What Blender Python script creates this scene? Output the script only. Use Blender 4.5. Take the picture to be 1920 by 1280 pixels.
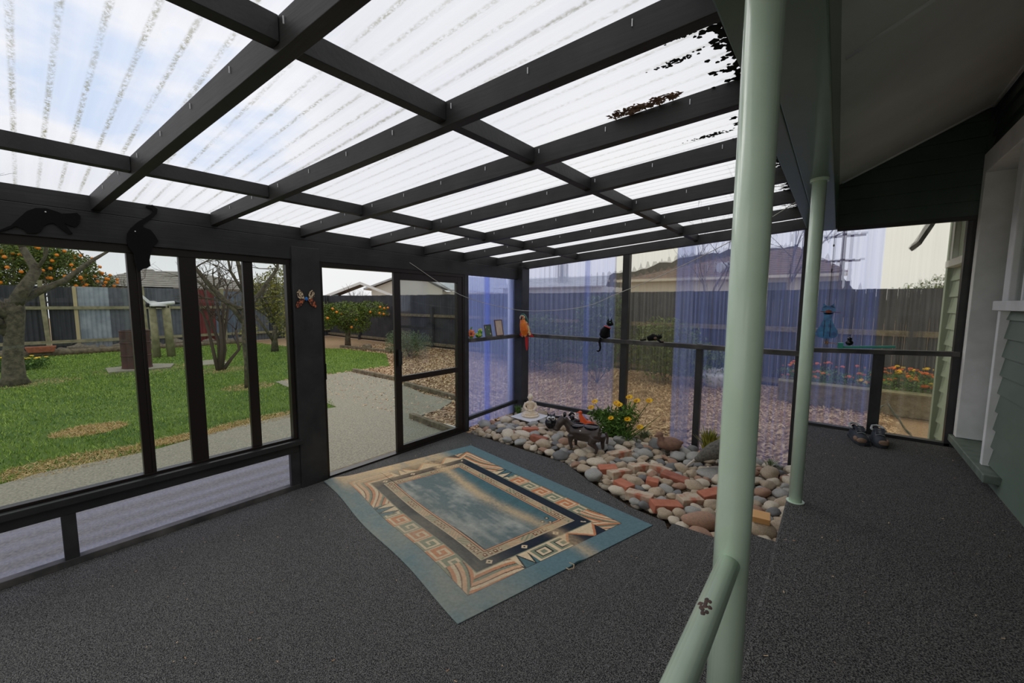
import bpy, bmesh, math, random
from mathutils import Vector, Matrix, noise as mnoise
from mathutils.geometry import tessellate_polygon
import numpy as np
random.seed(7)
R = math.radians
for o in list(bpy.data.objects): bpy.data.objects.remove(o)
scn = bpy.context.scene
COL = scn.collection

# ---------------- camera ----------------
cam_d = bpy.data.cameras.new('camera'); cam = bpy.data.objects.new('camera', cam_d); COL.objects.link(cam)
cam_d.sensor_width = 36.0; cam_d.lens = 750.0*36/1920; cam_d.clip_start = .05; cam_d.clip_end = 400
def cam_matrix():
    yaw, pit, rol = R(39.05), R(5.5), R(.33)
    right = Vector((1,0,0)); fwd = Vector((0,1,0)); up = Vector((0,0,1))
    def tr(x, y):                      # camera x,y -> world, same order as calibration
        c, s = math.cos(rol), math.sin(rol); x, y = c*x-s*y, s*x+c*y
        return x, y
    def full(x, y, z1):
        c, s = math.cos(rol), math.sin(rol); x, y = c*x-s*y, s*x+c*y
        c, s = math.cos(pit), math.sin(pit); Y = c*z1+s*y; Z = -s*z1+c*y
        c, s = math.cos(yaw), math.sin(yaw)
        return Vector((c*x-s*Y, s*x+c*Y, Z))
    X = full(1,0,0); U = full(0,1,0); F = full(0,0,1)
    m = Matrix((X, U, -F)).transposed().to_4x4(); m.translation = Vector((0,0,1.67)); return m
cam.matrix_world = cam_matrix()
scn.camera = cam

# ---------------- colour management, sky, sun ----------------
scn.view_settings.view_transform = 'Standard'; scn.view_settings.look = 'None'
scn.view_settings.exposure = 0.0; scn.view_settings.gamma = 1.0; scn.view_settings.use_curve_mapping = False
SKY = 1.0
w = bpy.data.worlds.new('overcast_sky'); scn.world = w; w.use_nodes = True
nt = w.node_tree; nt.nodes.clear()
def N(t, ty, **k):
    n = t.nodes.new(ty)
    for a, b in k.items(): setattr(n, a, b)
    return n
out = N(nt,'ShaderNodeOutputWorld'); bg = N(nt,'ShaderNodeBackground'); tc = N(nt,'ShaderNodeTexCoord')
mp = N(nt,'ShaderNodeMapping'); mp.inputs['Scale'].default_value = (1.0,1.0,2.2); mp.inputs['Location'].default_value = (.35,.2,.1)
nz = N(nt,'ShaderNodeTexNoise'); nz.inputs['Scale'].default_value = 2.6; nz.inputs['Detail'].default_value = 7; nz.inputs['Roughness'].default_value=.55
cr = N(nt,'ShaderNodeValToRGB'); cr.color_ramp.elements[0].position=.36; cr.color_ramp.elements[0].color=(.60,.74,.97,1)
cr.color_ramp.elements[1].position=.47; cr.color_ramp.elements[1].color=(.95,.96,1.0,1)
e = cr.color_ramp.elements.new(.62); e.color=(.84,.86,.92,1)
nt.links.new(tc.outputs['Generated'], mp.inputs['Vector']); nt.links.new(mp.outputs[0], nz.inputs['Vector'])
nt.links.new(nz.outputs['Fac'], cr.inputs['Fac'])
n2=N(nt,'ShaderNodeTexNoise'); n2.inputs['Scale'].default_value=1.1; n2.inputs['Detail'].default_value=4; nt.links.new(mp.outputs[0],n2.inputs['Vector'])
c2=N(nt,'ShaderNodeValToRGB'); c2.color_ramp.elements[0].position=.35; c2.color_ramp.elements[0].color=(.80,.81,.85,1); c2.color_ramp.elements[1].position=.65; c2.color_ramp.elements[1].color=(.93,.93,.92,1)
nt.links.new(n2.outputs['Fac'],c2.inputs['Fac'])
dv=N(nt,'ShaderNodeVectorMath',operation='DOT_PRODUCT'); dv.inputs[1].default_value=(-.895,.13,.425)   # a break in the cloud to the west
nt.links.new(tc.outputs['Generated'],dv.inputs[0])
br=N(nt,'ShaderNodeMapRange'); br.inputs['From Min'].default_value=.94; br.inputs['From Max'].default_value=.975; nt.links.new(dv.outputs['Value'],br.inputs['Value'])
mxs=N(nt,'ShaderNodeMix',data_type='RGBA'); nt.links.new(br.outputs[0],mxs.inputs[0]); nt.links.new(c2.outputs[0],mxs.inputs[6]); nt.links.new(cr.outputs[0],mxs.inputs[7])
nt.links.new(mxs.outputs[2], bg.inputs['Color']); bg.inputs['Strength'].default_value = SKY
nt.links.new(bg.outputs[0], out.inputs['Surface'])
sun_d = bpy.data.lights.new('sun','SUN'); sun_d.energy = .6; sun_d.angle = R(25); sun_d.color=(1,.97,.92)
sun = bpy.data.objects.new('sun', sun_d); COL.objects.link(sun); sun.rotation_euler = (R(48), 0, R(-115))

# ---------------- helpers ----------------
def new_bm(): return bmesh.new()
def bx(bm, x0,x1,y0,y1,z0,z1):
    v=[bm.verts.new(p) for p in ((x0,y0,z0),(x1,y0,z0),(x1,y1,z0),(x0,y1,z0),(x0,y0,z1),(x1,y0,z1),(x1,y1,z1),(x0,y1,z1))]
    for f in ((0,3,2,1),(4,5,6,7),(0,1,5,4),(1,2,6,5),(2,3,7,6),(3,0,4,7)): bm.faces.new([v[i] for i in f])
    return v
def hexa(bm, pts):
    v=[bm.verts.new(p) for p in pts]
    for f in ((0,3,2,1),(4,5,6,7),(0,1,5,4),(1,2,6,5),(2,3,7,6),(3,0,4,7)): bm.faces.new([v[i] for i in f])
def tube(bm, pts, rads, n=8, cap=True):
    pts=[Vector(p) for p in pts]
    if not hasattr(rads,'__len__'): rads=[rads]*len(pts)
    rings=[]; prev=None
    for i,p in enumerate(pts):
        d=(pts[min(i+1,len(pts)-1)]-pts[max(i-1,0)])
        if d.length<1e-9: d=Vector((0,0,1))
        d.normalize()
        if prev is None:
            a=Vector((0,0,1)) if abs(d.z)<.9 else Vector((1,0,0)); u=d.cross(a).normalized()
        else: u=(prev-d*prev.dot(d)).normalized()
        prev=u; w_=d.cross(u)
        rings.append([bm.verts.new(p+(u*math.cos(2*math.pi*k/n)+w_*math.sin(2*math.pi*k/n))*rads[i]) for k in range(n)])
    for a,b in zip(rings,rings[1:]):
        for k in range(n): bm.faces.new((a[k],a[(k+1)%n],b[(k+1)%n],b[k]))
    if cap:
        bm.faces.new(list(reversed(rings[0]))); bm.faces.new(rings[-1])
def lathe(bm, prof, n=20, c=(0,0,0)):
    rings=[]
    for r,z in prof: rings.append([bm.verts.new((c[0]+r*math.cos(2*math.pi*k/n),c[1]+r*math.sin(2*math.pi*k/n),c[2]+z)) for k in range(n)])
    for a,b in zip(rings,rings[1:]):
        for k in range(n): bm.faces.new((a[k],a[(k+1)%n],b[(k+1)%n],b[k]))
    bm.faces.new(list(reversed(rings[0]))); bm.faces.new(rings[-1])
def ell(bm, c, r, rot=None, seg=14, ring=9):
    m=Matrix.Translation(Vector(c))
    if rot: 
        from mathutils import Euler
        m=m@Euler([R(a) for a in rot]).to_matrix().to_4x4()
    m=m@Matrix.Diagonal((r[0],r[1],r[2],1))
    bmesh.ops.create_uvsphere(bm,u_segments=seg,v_segments=ring,radius=1,matrix=m)
def ico(bm, c, r, sub=1):
    bmesh.ops.create_icosphere(bm,subdivisions=sub,radius=1,matrix=Matrix.Translation(Vector(c))@Matrix.Diagonal((r[0],r[1],r[2],1)))
def extr(bm, pts, a, b, ax='y'):
    """solid polygon; pts = 2-D outline, thickness from a to b along axis ax"""
    def P(p,t):
        if ax=='y': return (p[0],t,p[1])
        if ax=='x': return (t,p[0],p[1])
        return (p[0],p[1],t)
    A=[bm.verts.new(P(p,a)) for p in pts]; B=[bm.verts.new(P(p,b)) for p in pts]
    n=len(pts)
    for tri in tessellate_polygon([[Vector((p[0],p[1],0)) for p in pts]]):
        i,j,k=tri
        if len({i,j,k})<3: continue
        try: bm.faces.new((A[i],A[j],A[k])); bm.faces.new((B[k],B[j],B[i]))
        except ValueError: pass
    for i in range(n): bm.faces.new((A[i],B[i],B[(i+1)%n],A[(i+1)%n]))
def obj(name, bm, m, parent=None, smooth=False, bevel=0, recalc=True):
    if recalc: bmesh.ops.recalc_face_normals(bm, faces=bm.faces)
    me=bpy.data.meshes.new(name); bm.to_mesh(me); bm.free()
    if m is not None: me.materials.append(m)
    if smooth: me.shade_smooth()
    o=bpy.data.objects.new(name,me); COL.objects.link(o)
    if parent is not None: o.parent=parent
    if bevel:
        b=o.modifiers.new('bevel','BEVEL'); b.width=bevel; b.segments=2; b.limit_method='ANGLE'
    return o
def remesh(o, vs=.006, it=6):
    r=o.modifiers.new('remesh','REMESH'); r.mode='VOXEL'; r.voxel_size=vs; r.use_smooth_shade=True
    s=o.modifiers.new('smooth','SMOOTH'); s.iterations=it; s.factor=.6
    return o
def bent(o):
    return o
def thing(name,label,cat,loc=(0,0,0),rotz=0,group=None,scale=1):
    o=bpy.data.objects.new(name,None); COL.objects.link(o); o.location=loc; o.rotation_euler=(0,0,rotz); o.scale=(scale,)*3
    o.empty_display_size=.1
    o['label']=label; o['category']=cat
    if group: o['group']=group
    return o
def tag(o,label,cat,group=None,kind=None):
    o['label']=label; o['category']=cat
    if group: o['group']=group
    if kind: o['kind']=kind
    return o
def struct(o,label=None,cat=None):
    o['kind']='structure'
    if label: o['label']=label
    if cat: o['category']=cat
    return o
def face_cam(x,y): return math.atan2(-x, y)
def pos_origin(o, p):
    """move mesh origin to p"""
    p=Vector(p); o.data.transform(Matrix.Translation(-p)); o.location=p; return o

# ---------------- materials ----------------
def mat(name, col, rough=.6, metal=0, noise=None, bump=None, spec=.5, col2=None, nscale=20, detail=6, coat=0, ramp=(.35,.65)):
    """col/col2 mixed by noise (object coordinates); bump=(scale,strength[,distance])"""
    m=bpy.data.materials.new(name); m.use_nodes=True; t=m.node_tree; b=t.nodes['Principled BSDF']
    b.inputs['Base Color'].default_value=(*col,1); b.inputs['Roughness'].default_value=rough; b.inputs['Metallic'].default_value=metal
    b.inputs['Specular IOR Level'].default_value=spec
    if coat: b.inputs['Coat Weight'].default_value=coat; b.inputs['Coat Roughness'].default_value=.1
    c0=N(t,'ShaderNodeTexCoord'); c=N(t,'ShaderNodeMapping'); c.inputs['Rotation'].default_value=(.37,.52,.21); t.links.new(c0.outputs['Object'],c.inputs['Vector'])
    if col2 is not None:
        n=N(t,'ShaderNodeTexNoise'); n.inputs['Scale'].default_value=nscale; n.inputs['Detail'].default_value=detail
        r=N(t,'ShaderNodeValToRGB'); r.color_ramp.elements[0].position=ramp[0]; r.color_ramp.elements[1].position=ramp[1]
        r.color_ramp.elements[0].color=(*col,1); r.color_ramp.elements[1].color=(*col2,1)
        t.links.new(c.outputs[0],n.inputs['Vector']); t.links.new(n.outputs['Fac'],r.inputs['Fac']); t.links.new(r.outputs[0],b.inputs['Base Color'])
    if bump:
        n=N(t,'ShaderNodeTexNoise'); n.inputs['Scale'].default_value=bump[0]; n.inputs['Detail'].default_value=4
        bp=N(t,'ShaderNodeBump'); bp.inputs['Strength'].default_value=bump[1]; bp.inputs['Distance'].default_value=bump[2] if len(bump)>2 else .01
        t.links.new(c.outputs[0],n.inputs['Vector']); t.links.new(n.outputs['Fac'],bp.inputs['Height']); t.links.new(bp.outputs[0],b.inputs['Normal'])
    return m
def srgb(r,g,b):
    f=lambda c:(c/255/12.92 if c/255<=.04045 else ((c/255+.055)/1.055)**2.4)
    return (f(r),f(g),f(b))

def timber_mat(name, col, col2, rough=.5, axis='y', spec=.35):
    m=mat(name,col,rough,spec=spec,col2=col2,nscale=6,ramp=(.3,.75))
    t=m.node_tree; b=t.nodes['Principled BSDF']
    c=N(t,'ShaderNodeTexCoord'); mp=N(t,'ShaderNodeMapping')
    mp.inputs['Scale'].default_value={'y':(60,2,60),'x':(2,60,60),'z':(60,60,2)}[axis]
    n=N(t,'ShaderNodeTexNoise'); n.inputs['Scale'].default_value=1; n.inputs['Detail'].default_value=3
    bp=N(t,'ShaderNodeBump'); bp.inputs['Strength'].default_value=.35; bp.inputs['Distance'].default_value=.003
    t.links.new(c.outputs['Object'],mp.inputs['Vector']); t.links.new(mp.outputs[0],n.inputs['Vector']); t.links.new(n.outputs['Fac'],bp.inputs['Height']); t.links.new(bp.outputs[0],b.inputs['Normal'])
    return m
M={}
M['blackwood']=timber_mat('charcoal_painted_timber',srgb(38,38,38),srgb(52,52,52),.45)
M['blackwood_v']=timber_mat('charcoal_painted_post',srgb(40,40,41),srgb(58,58,58),.42,'z')
M['rafter']=timber_mat('charcoal_painted_rafter',srgb(44,43,43),srgb(60,59,58),.5,'x')
M['joinery']=mat('bronze_aluminium_joinery',srgb(40,33,30),.35,.3,spec=.5)
M['dusty']=mat('dusty_charcoal_timber',srgb(52,51,50),.6,col2=srgb(104,100,95),nscale=5,ramp=(.4,.7))
M['carpet']=mat('charcoal_ribbed_carpet',srgb(34,34,35),.95,col2=srgb(136,134,131),nscale=230,detail=2,bump=(420,.35,.003),ramp=(.40,.74),spec=.1)
M['greenpaint']=mat('glossy_sage_green_paint',srgb(206,228,204),.26,col2=srgb(216,235,213),nscale=9,coat=.3,bump=(90,.12,.002))
M['rust']=mat('chipped_rusty_metal',srgb(98,70,60),.8,col2=srgb(70,60,58),nscale=80)
M['beamgreen']=mat('dark_green_beam_paint',srgb(92,116,96),.35,col2=srgb(100,124,104),nscale=4,coat=.2)
M['gable']=mat('deep_green_gable_paint',srgb(56,72,62),.4,col2=srgb(64,80,70),nscale=4)
M['ceil']=mat('grey_white_ceiling_lining',srgb(236,235,228),.6,col2=srgb(214,213,206),nscale=1.3,bump=(2.2,.5,.03))
M['trimwhite']=mat('white_painted_trim',srgb(238,238,238),.5,col2=srgb(222,223,221),nscale=6)
M['sillgreen']=mat('weathered_green_sill_paint',srgb(112,122,112),.6,col2=srgb(90,104,92),nscale=12)
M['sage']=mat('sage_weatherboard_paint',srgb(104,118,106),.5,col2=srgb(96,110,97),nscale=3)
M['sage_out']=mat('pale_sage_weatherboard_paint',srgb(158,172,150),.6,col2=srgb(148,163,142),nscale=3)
M['doorgreen']=mat('dark_sage_door_paint',srgb(72,90,76),.5)
M['concrete']=mat('exposed_aggregate_concrete',srgb(132,128,112),.95,col2=srgb(182,176,156),nscale=55,detail=8,bump=(120,1.0,.012),ramp=(.3,.7))
M['mulch_ground']=mat('bark_mulch_ground',srgb(150,118,88),.95,col2=srgb(196,165,125),nscale=38,bump=(60,1,.03))
M['chip']=mat('pale_bark_chip',srgb(205,165,120),.9)
M['lawn']=mat('lawn_soil_green',srgb(84,118,44),.95,col2=srgb(118,146,60),nscale=1.4,bump=(90,1,.04))
M['soil']=mat('dark_garden_soil',srgb(84,70,56),.95,col2=srgb(120,102,80),nscale=20,bump=(50,1,.03))
M['bark']=mat('grey_tree_bark',srgb(72,66,54),.9,col2=srgb(112,104,84),nscale=14,bump=(40,1,.02))
M['twig']=mat('brown_twig_bark',srgb(86,72,62),.9)
M['log']=mat('weathered_grey_log',srgb(104,92,74),.9,col2=srgb(140,128,104),nscale=12,bump=(40,1,.02))
M['fencewood']=mat('weathered_greenish_fence_timber',srgb(132,128,96),.85,col2=srgb(166,158,124),nscale=7)
M['fencewood_pale']=mat('new_pale_fence_timber',srgb(196,180,138),.85)
M['rustdrum']=mat('rusty_maroon_steel',srgb(92,56,50),.8,col2=srgb(62,42,40),nscale=6)
M['white']=mat('white_gloss_paint',srgb(235,235,232),.4)
M['black']=mat('matt_black_paint',srgb(22,22,24),.5)
M['glossblack']=mat('gloss_black_glaze',srgb(16,18,22),.15)
M['silh']=mat('black_plywood_silhouette',srgb(11,11,12),.75,spec=.2)
M['orange']=mat('orange_citrus_skin',srgb(238,140,20),.45)
M['daisy']=mat('yellow_daisy_petal',srgb(250,200,15),.6)
M['daisyred']=mat('orange_marigold_petal',srgb(240,110,20),.6)
M['terra']=mat('terracotta_clay',srgb(168,96,66),.8,col2=srgb(140,80,56),nscale=20)
M['brick']=mat('orange_red_brick',srgb(176,104,80),.9,col2=srgb(192,122,94),nscale=14,bump=(70,.6,.004))
M['brickmortar']=mat('mortar_crusted_brick',srgb(196,180,156),.95,col2=srgb(178,110,84),nscale=9,ramp=(.45,.62),bump=(60,.7,.005))
M['brickdark']=mat('brown_red_brick',srgb(140,84,66),.9,col2=srgb(168,104,82),nscale=14,bump=(70,.6,.004))
M['pine']=mat('raw_pine_block',srgb(222,170,110),.6)
M['palestatue']=mat('cream_cast_stone',srgb(232,208,174),.85,col2=srgb(244,232,210),nscale=25,bump=(60,.4,.004))
M['tray']=mat('white_square_tile',srgb(226,226,228),.4)
M['ducksand']=mat('brown_sandstone',srgb(150,116,96),.9,col2=srgb(128,98,82),nscale=30,bump=(90,.5,.004))
M['kiwi']=mat('mottled_grey_brown_stone',srgb(82,80,74),.85,col2=srgb(112,108,98),nscale=60,bump=(120,.8,.006))
M['bronze']=mat('dark_bronze_resin',srgb(58,48,44),.35,col2=srgb(72,60,54),nscale=12)
M['orangepaint']=mat('bright_orange_ceramic',srgb(226,88,32),.35)
M['skyblue']=mat('glossy_blue_enamel',srgb(30,110,190),.25)

def leaf_mat(name, c1, c2):
    m=bpy.data.materials.new(name); m.use_nodes=True; t=m.node_tree; b=t.nodes['Principled BSDF']; b.inputs['Roughness'].default_value=.55
    b.inputs['Specular IOR Level'].default_value=.3
    g=N(t,'ShaderNodeNewGeometry'); r=N(t,'ShaderNodeValToRGB'); r.color_ramp.elements[0].color=(*c1,1); r.color_ramp.elements[1].color=(*c2,1)
    t.links.new(g.outputs['Random Per Island'],r.inputs['Fac']); t.links.new(r.outputs[0],b.inputs['Base Color'])
    return m
M['leaf_dark']=leaf_mat('dark_green_leaf',srgb(44,66,30),srgb(92,118,52))
M['leaf_citrus']=leaf_mat('citrus_leaf',srgb(56,78,28),srgb(122,138,54))
M['leaf_yellow']=leaf_mat('yellow_green_leaf',srgb(96,104,36),srgb(176,168,76))
M['leaf_daisy']=leaf_mat('fresh_green_leaf',srgb(54,86,34),srgb(112,146,62))
M['leaf_grey']=leaf_mat('grey_green_leaf',srgb(80,98,70),srgb(128,144,104))
M['grassblade']=leaf_mat('grass_blade',srgb(92,128,46),srgb(176,200,92))
M['drygrass']=leaf_mat('dry_grass_blade',srgb(178,150,96),srgb(226,196,134))
M['chips']=leaf_mat('bark_chips_mixed',srgb(150,108,74),srgb(234,205,160))
M['litter']=leaf_mat('dry_leaf_litter',srgb(90,60,48),srgb(200,160,136))
M['mould']=mat('black_leaf_mould',srgb(26,26,26),.95)

def schlick(t,f0):
    lw=N(t,'ShaderNodeLayerWeight'); lw.inputs[0].default_value=.5
    p=N(t,'ShaderNodeMath',operation='POWER'); p.inputs[1].default_value=5; t.links.new(lw.outputs['Facing'],p.inputs[0])
    m=N(t,'ShaderNodeMath',operation='MULTIPLY_ADD'); m.inputs[1].default_value=1-f0; m.inputs[2].default_value=f0; t.links.new(p.outputs[0],m.inputs[0])
    return m
def glass_mat(name, tint=(.93,.95,.95), fres=1.0):
    m=bpy.data.materials.new(name); m.use_nodes=True; t=m.node_tree; t.nodes.clear()
    o=N(t,'ShaderNodeOutputMaterial'); tr=N(t,'ShaderNodeBsdfTransparent'); tr.inputs[0].default_value=(*tint,1)
    gl=N(t,'ShaderNodeBsdfGlossy'); gl.inputs['Roughness'].default_value=.02
    f=schlick(t,.04); mx=N(t,'ShaderNodeMixShader')
    t.links.new(f.outputs[0],mx.inputs[0]); t.links.new(tr.outputs[0],mx.inputs[1]); t.links.new(gl.outputs[0],mx.inputs[2]); t.links.new(mx.outputs[0],o.inputs[0])
    return m
M['glass']=glass_mat('window_glass')
def poly_mat(name, tint, veil_col, veil, refr=.0, axis='z', streak=(40,.35), rough=.08, dirt=None, gloss=.6):
    """corrugated clear plastic: tinted see-through + bluish scattering veil + sheen"""
    m=bpy.data.materials.new(name); m.use_nodes=True; t=m.node_tree; t.nodes.clear()
    o=N(t,'ShaderNodeOutputMaterial'); tr=N(t,'ShaderNodeBsdfTransparent'); tr.inputs[0].default_value=(*tint,1)
    last=tr
    if refr>0:
        rf=N(t,'ShaderNodeBsdfRefraction'); rf.inputs['Color'].default_value=(*tint,1); rf.inputs['Roughness'].default_value=rough; rf.inputs['IOR'].default_value=1.035
        mr=N(t,'ShaderNodeMixShader'); mr.inputs[0].default_value=refr
        t.links.new(tr.outputs[0],mr.inputs[1]); t.links.new(rf.outputs[0],mr.inputs[2]); last=mr
    tl=N(t,'ShaderNodeBsdfTranslucent'); tl.inputs['Color'].default_value=(*veil_col,1)
    c=N(t,'ShaderNodeTexCoord'); mp=N(t,'ShaderNodeMapping')
    mp.inputs['Scale'].default_value={'z':(streak[0],streak[0],.8),'x':(.8,streak[0],.8),'y':(8,.8,streak[0])}[axis]
    n=N(t,'ShaderNodeTexNoise'); n.inputs['Scale'].default_value=1; n.inputs['Detail'].default_value=3
    rr=N(t,'ShaderNodeMapRange'); rr.inputs['From Min'].default_value=.3; rr.inputs['From Max'].default_value=.7
    rr.inputs['To Min'].default_value=veil*(1-streak[1]); rr.inputs['To Max'].default_value=veil*(1+streak[1])
    t.links.new(c.outputs['Object'],mp.inputs['Vector']); t.links.new(mp.outputs[0],n.inputs['Vector']); t.links.new(n.outputs['Fac'],rr.inputs['Value'])
    mx=N(t,'ShaderNodeMixShader'); t.links.new(rr.outputs[0],mx.inputs[0]); t.links.new(last.outputs[0],mx.inputs[1]); t.links.new(tl.outputs[0],mx.inputs[2]); last=mx
    if dirt:       # algae and dirt lying in the valleys of the roof sheets (pitch p, phase y0)
        p,wd,amt=dirt
        sx=N(t,'ShaderNodeSeparateXYZ'); t.links.new(c.outputs['Object'],sx.inputs[0])
        a=N(t,'ShaderNodeMath',operation='MULTIPLY'); a.inputs[1].default_value=1/p; t.links.new(sx.outputs['Y'],a.inputs[0])
        fr=N(t,'ShaderNodeMath',operation='FRACT'); t.links.new(a.outputs[0],fr.inputs[0])
        sb=N(t,'ShaderNodeMath',operation='SUBTRACT'); sb.inputs[1].default_value=.5; t.links.new(fr.outputs[0],sb.inputs[0])
        ab=N(t,'ShaderNodeMath',operation='ABSOLUTE'); t.links.new(sb.outputs[0],ab.inputs[0])
        mr2=N(t,'ShaderNodeMapRange'); mr2.inputs['From Min'].default_value=wd; mr2.inputs['From Max'].default_value=wd*.35; t.links.new(ab.outputs[0],mr2.inputs['Value'])
        mp2=N(t,'ShaderNodeMapping'); mp2.inputs['Scale'].default_value=(60,90,60)
        n2=N(t,'ShaderNodeTexNoise'); n2.inputs['Scale'].default_value=1; n2.inputs['Detail'].default_value=4; n2.inputs['Roughness'].default_value=.8
        t.links.new(c.outputs['Object'],mp2.inputs['Vector']); t.links.new(mp2.outputs[0],n2.inputs['Vector'])
        n3=N(t,'ShaderNodeTexNoise'); n3.inputs['Scale'].default_value=2.2; t.links.new(c.outputs['Object'],n3.inputs['Vector'])
        th=N(t,'ShaderNodeMapRange'); th.inputs['From Min'].default_value=.42; th.inputs['From Max'].default_value=.58; t.links.new(n2.outputs['Fac'],th.inputs['Value'])
        th3=N(t,'ShaderNodeMapRange'); th3.inputs['From Min'].default_value=.35; th3.inputs['From Max'].default_value=.6; th3.inputs['To Min'].default_value=.35; t.links.new(n3.outputs['Fac'],th3.inputs['Value'])
        m1=N(t,'ShaderNodeMath',operation='MULTIPLY'); t.links.new(mr2.outputs[0],m1.inputs[0]); t.links.new(th.outputs[0],m1.inputs[1])
        m2=N(t,'ShaderNodeMath',operation='MULTIPLY'); t.links.new(m1.outputs[0],m2.inputs[0]); t.links.new(th3.outputs[0],m2.inputs[1])
        # heavier growth low on the near sheets (small y)
        gy=N(t,'ShaderNodeMapRange'); gy.inputs['From Min'].default_value=.1; gy.inputs['From Max'].default_value=1.6; gy.inputs['To Min'].default_value=amt; gy.inputs['To Max'].default_value=amt*.35
        t.links.new(sx.outputs['Y'],gy.inputs['Value'])
        m3=N(t,'ShaderNodeMath',operation='MULTIPLY'); t.links.new(m2.outputs[0],m3.inputs[0]); t.links.new(gy.outputs[0],m3.inputs[1])
        df=N(t,'ShaderNodeBsdfTranslucent'); df.inputs['Color'].default_value=(*srgb(150,148,120),1)
        md=N(t,'ShaderNodeMixShader'); t.links.new(m3.outputs[0],md.inputs[0]); t.links.new(last.outputs[0],md.inputs[1]); t.links.new(df.outputs[0],md.inputs[2]); last=md
    gl=N(t,'ShaderNodeBsdfGlossy'); gl.inputs['Roughness'].default_value=.12
    f=schlick(t,.04)
    fm=N(t,'ShaderNodeMath',operation='MULTIPLY'); fm.inputs[1].default_value=gloss; t.links.new(f.outputs[0],fm.inputs[0])
    mg=N(t,'ShaderNodeMixShader'); t.links.new(fm.outputs[0],mg.inputs[0]); t.links.new(last.outputs[0],mg.inputs[1]); t.links.new(gl.outputs[0],mg.inputs[2])
    t.links.new(mg.outputs[0],o.inputs[0]); return m
M['roofpoly']=poly_mat('clear_corrugated_roofing',(.97,.97,.98),(.95,.95,1),.32,0,'x',(14,.35),dirt=(.083,.13,1.0),gloss=.12)
M['polyblue']=poly_mat('blue_tinted_corrugated_plastic',(.66,.71,.95),(.36,.46,1.0),.38,.3,'z',(45,.25),.04)
M['polyblue2']=poly_mat('pale_blue_corrugated_plastic',(.79,.81,.92),(.40,.50,1.0),.22,.4,'z',(45,.3),.04)
M['polysoft']=poly_mat('faint_blue_corrugated_plastic',(.78,.80,.9),(.32,.44,1.0),.19,.35,'z',(45,.5),.05)
M['polyclear']=poly_mat('clear_corrugated_plastic',(.84,.82,.72),(.8,.8,.68),.07,.4,'z',(45,.5),.05)
M['polylap']=poly_mat('overlapped_corrugated_plastic',(.74,.76,.84),(.7,.76,1),.14,.3,'z',(45,.3),.06)
M['polylow']=poly_mat('low_corrugated_plastic',(.58,.59,.72),(.55,.6,1),.16,.3,'y',(30,.3),.06)

# =====================================================================
#  STRUCTURE
# =====================================================================
LX=-3.65      # inner face of left wall
FY=4.72       # inner face of far wall
DZ=.52        # deck height
# floor of the sunroom
bm=new_bm()
pts=[(LX-.1,-1.6),(-.46,-1.6),(-.46,2.78),(-.82,2.82),(-.93,3.03),(-1.23,3.07),(-1.68,3.27),(-2.12,3.51),(-2.55,3.53),(-3.1,3.55),(LX-.1,3.55)]
extr(bm,pts,-.10,0,'z'); fl=struct(obj('floor',bm,M['carpet']),'charcoal carpeted floor below the rug','floor')
# bed under stones
bm=new_bm(); extr(bm,[(LX-.05,3.5),(-3.0,3.5),(-2.5,3.5),(-2.1,3.46),(-1.65,3.22),(-1.2,3.02),(-.9,2.95),(-.9,2.6),(-.2,2.6),(-.2,FY+.05),(LX-.05,FY+.05)],-.16,-.05,'z')
bm2=bm; struct(obj('ground_under_stones',bm,M['soil']))
# steps and deck
bm=new_bm(); bx(bm,-.79,-.40,-1.6,2.74,0,.172); struct(obj('step_lower',bm,M['carpet'],bevel=.012),'lower charcoal carpeted step','step')
bm=new_bm(); bx(bm,-.47,-.1,-1.6,2.60,.0,.345); struct(obj('step_upper',bm,M['carpet'],bevel=.012),'upper charcoal carpeted step','step')
bm=new_bm(); bx(bm,-.165,.98,-1.6,FY+.03,.0,DZ); struct(obj('deck',bm,M['carpet'],bevel=.012),'raised deck in charcoal carpet','deck')

# ---- left wall ----
WL=bpy.data.objects.new('wall_left',None); COL.objects.link(WL); struct(WL)
# header beam with top plate lip
bm=new_bm()
hexa(bm,[(LX-.06,-1.6,2.05),(LX,-1.6,2.05),(LX,4.75,2.01),(LX-.06,4.75,2.01),(LX-.06,-1.6,2.245),(LX,-1.6,2.245),(LX,4.75,2.16),(LX-.06,4.75,2.16)])
obj('header_beam',bm,M['blackwood'],WL,bevel=.004)
bm=new_bm()
hexa(bm,[(LX-.075,-1.6,2.247),(LX-.01,-1.6,2.247),(LX-.01,4.75,2.162),(LX-.075,4.75,2.162),(LX-.075,-1.6,2.338),(LX-.01,-1.6,2.338),(LX-.01,4.75,2.28),(LX-.075,4.75,2.28)])
obj('top_plate',bm,M['blackwood'],WL,bevel=.003)
# posts
for y0,y1,x1,zb in ((1.50,1.735,LX+.015,0),(3.55,3.62,LX,0),(4.63,4.80,LX+.08,-.05)):
    bm=new_bm(); bx(bm,LX-.09,x1,y0,y1,zb,2.025 if y0==3.55 else (2.20 if y0>4 else 2.14)); obj('post',bm,M['blackwood_v'],WL,bevel=.004)
# sill shelf, studs, base plate
bm=new_bm(); bx(bm,LX-.08,LX+.03,-1.6,1.52,.405,.45); bx(bm,LX-.03,LX,-1.6,1.5,.335,.405); obj('window_ledge',bm,M['blackwood'],WL,bevel=.004)
bm=new_bm(); bx(bm,LX-.06,LX,-1.6,1.50,.0,.045); obj('base_plate',bm,M['dusty'],WL,bevel=.003)
for y in (.075,-1.1):
    bm=new_bm(); bx(bm,LX-.045,LX-.002,y,y+.065,.045,.335); obj('stud',bm,M['blackwood_v'],WL,bevel=.003)
bm=new_bm(); bx(bm,LX-.045,LX,1.42,1.5,.045,.335); obj('stud',bm,M['blackwood_v'],WL,bevel=.003)
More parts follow.
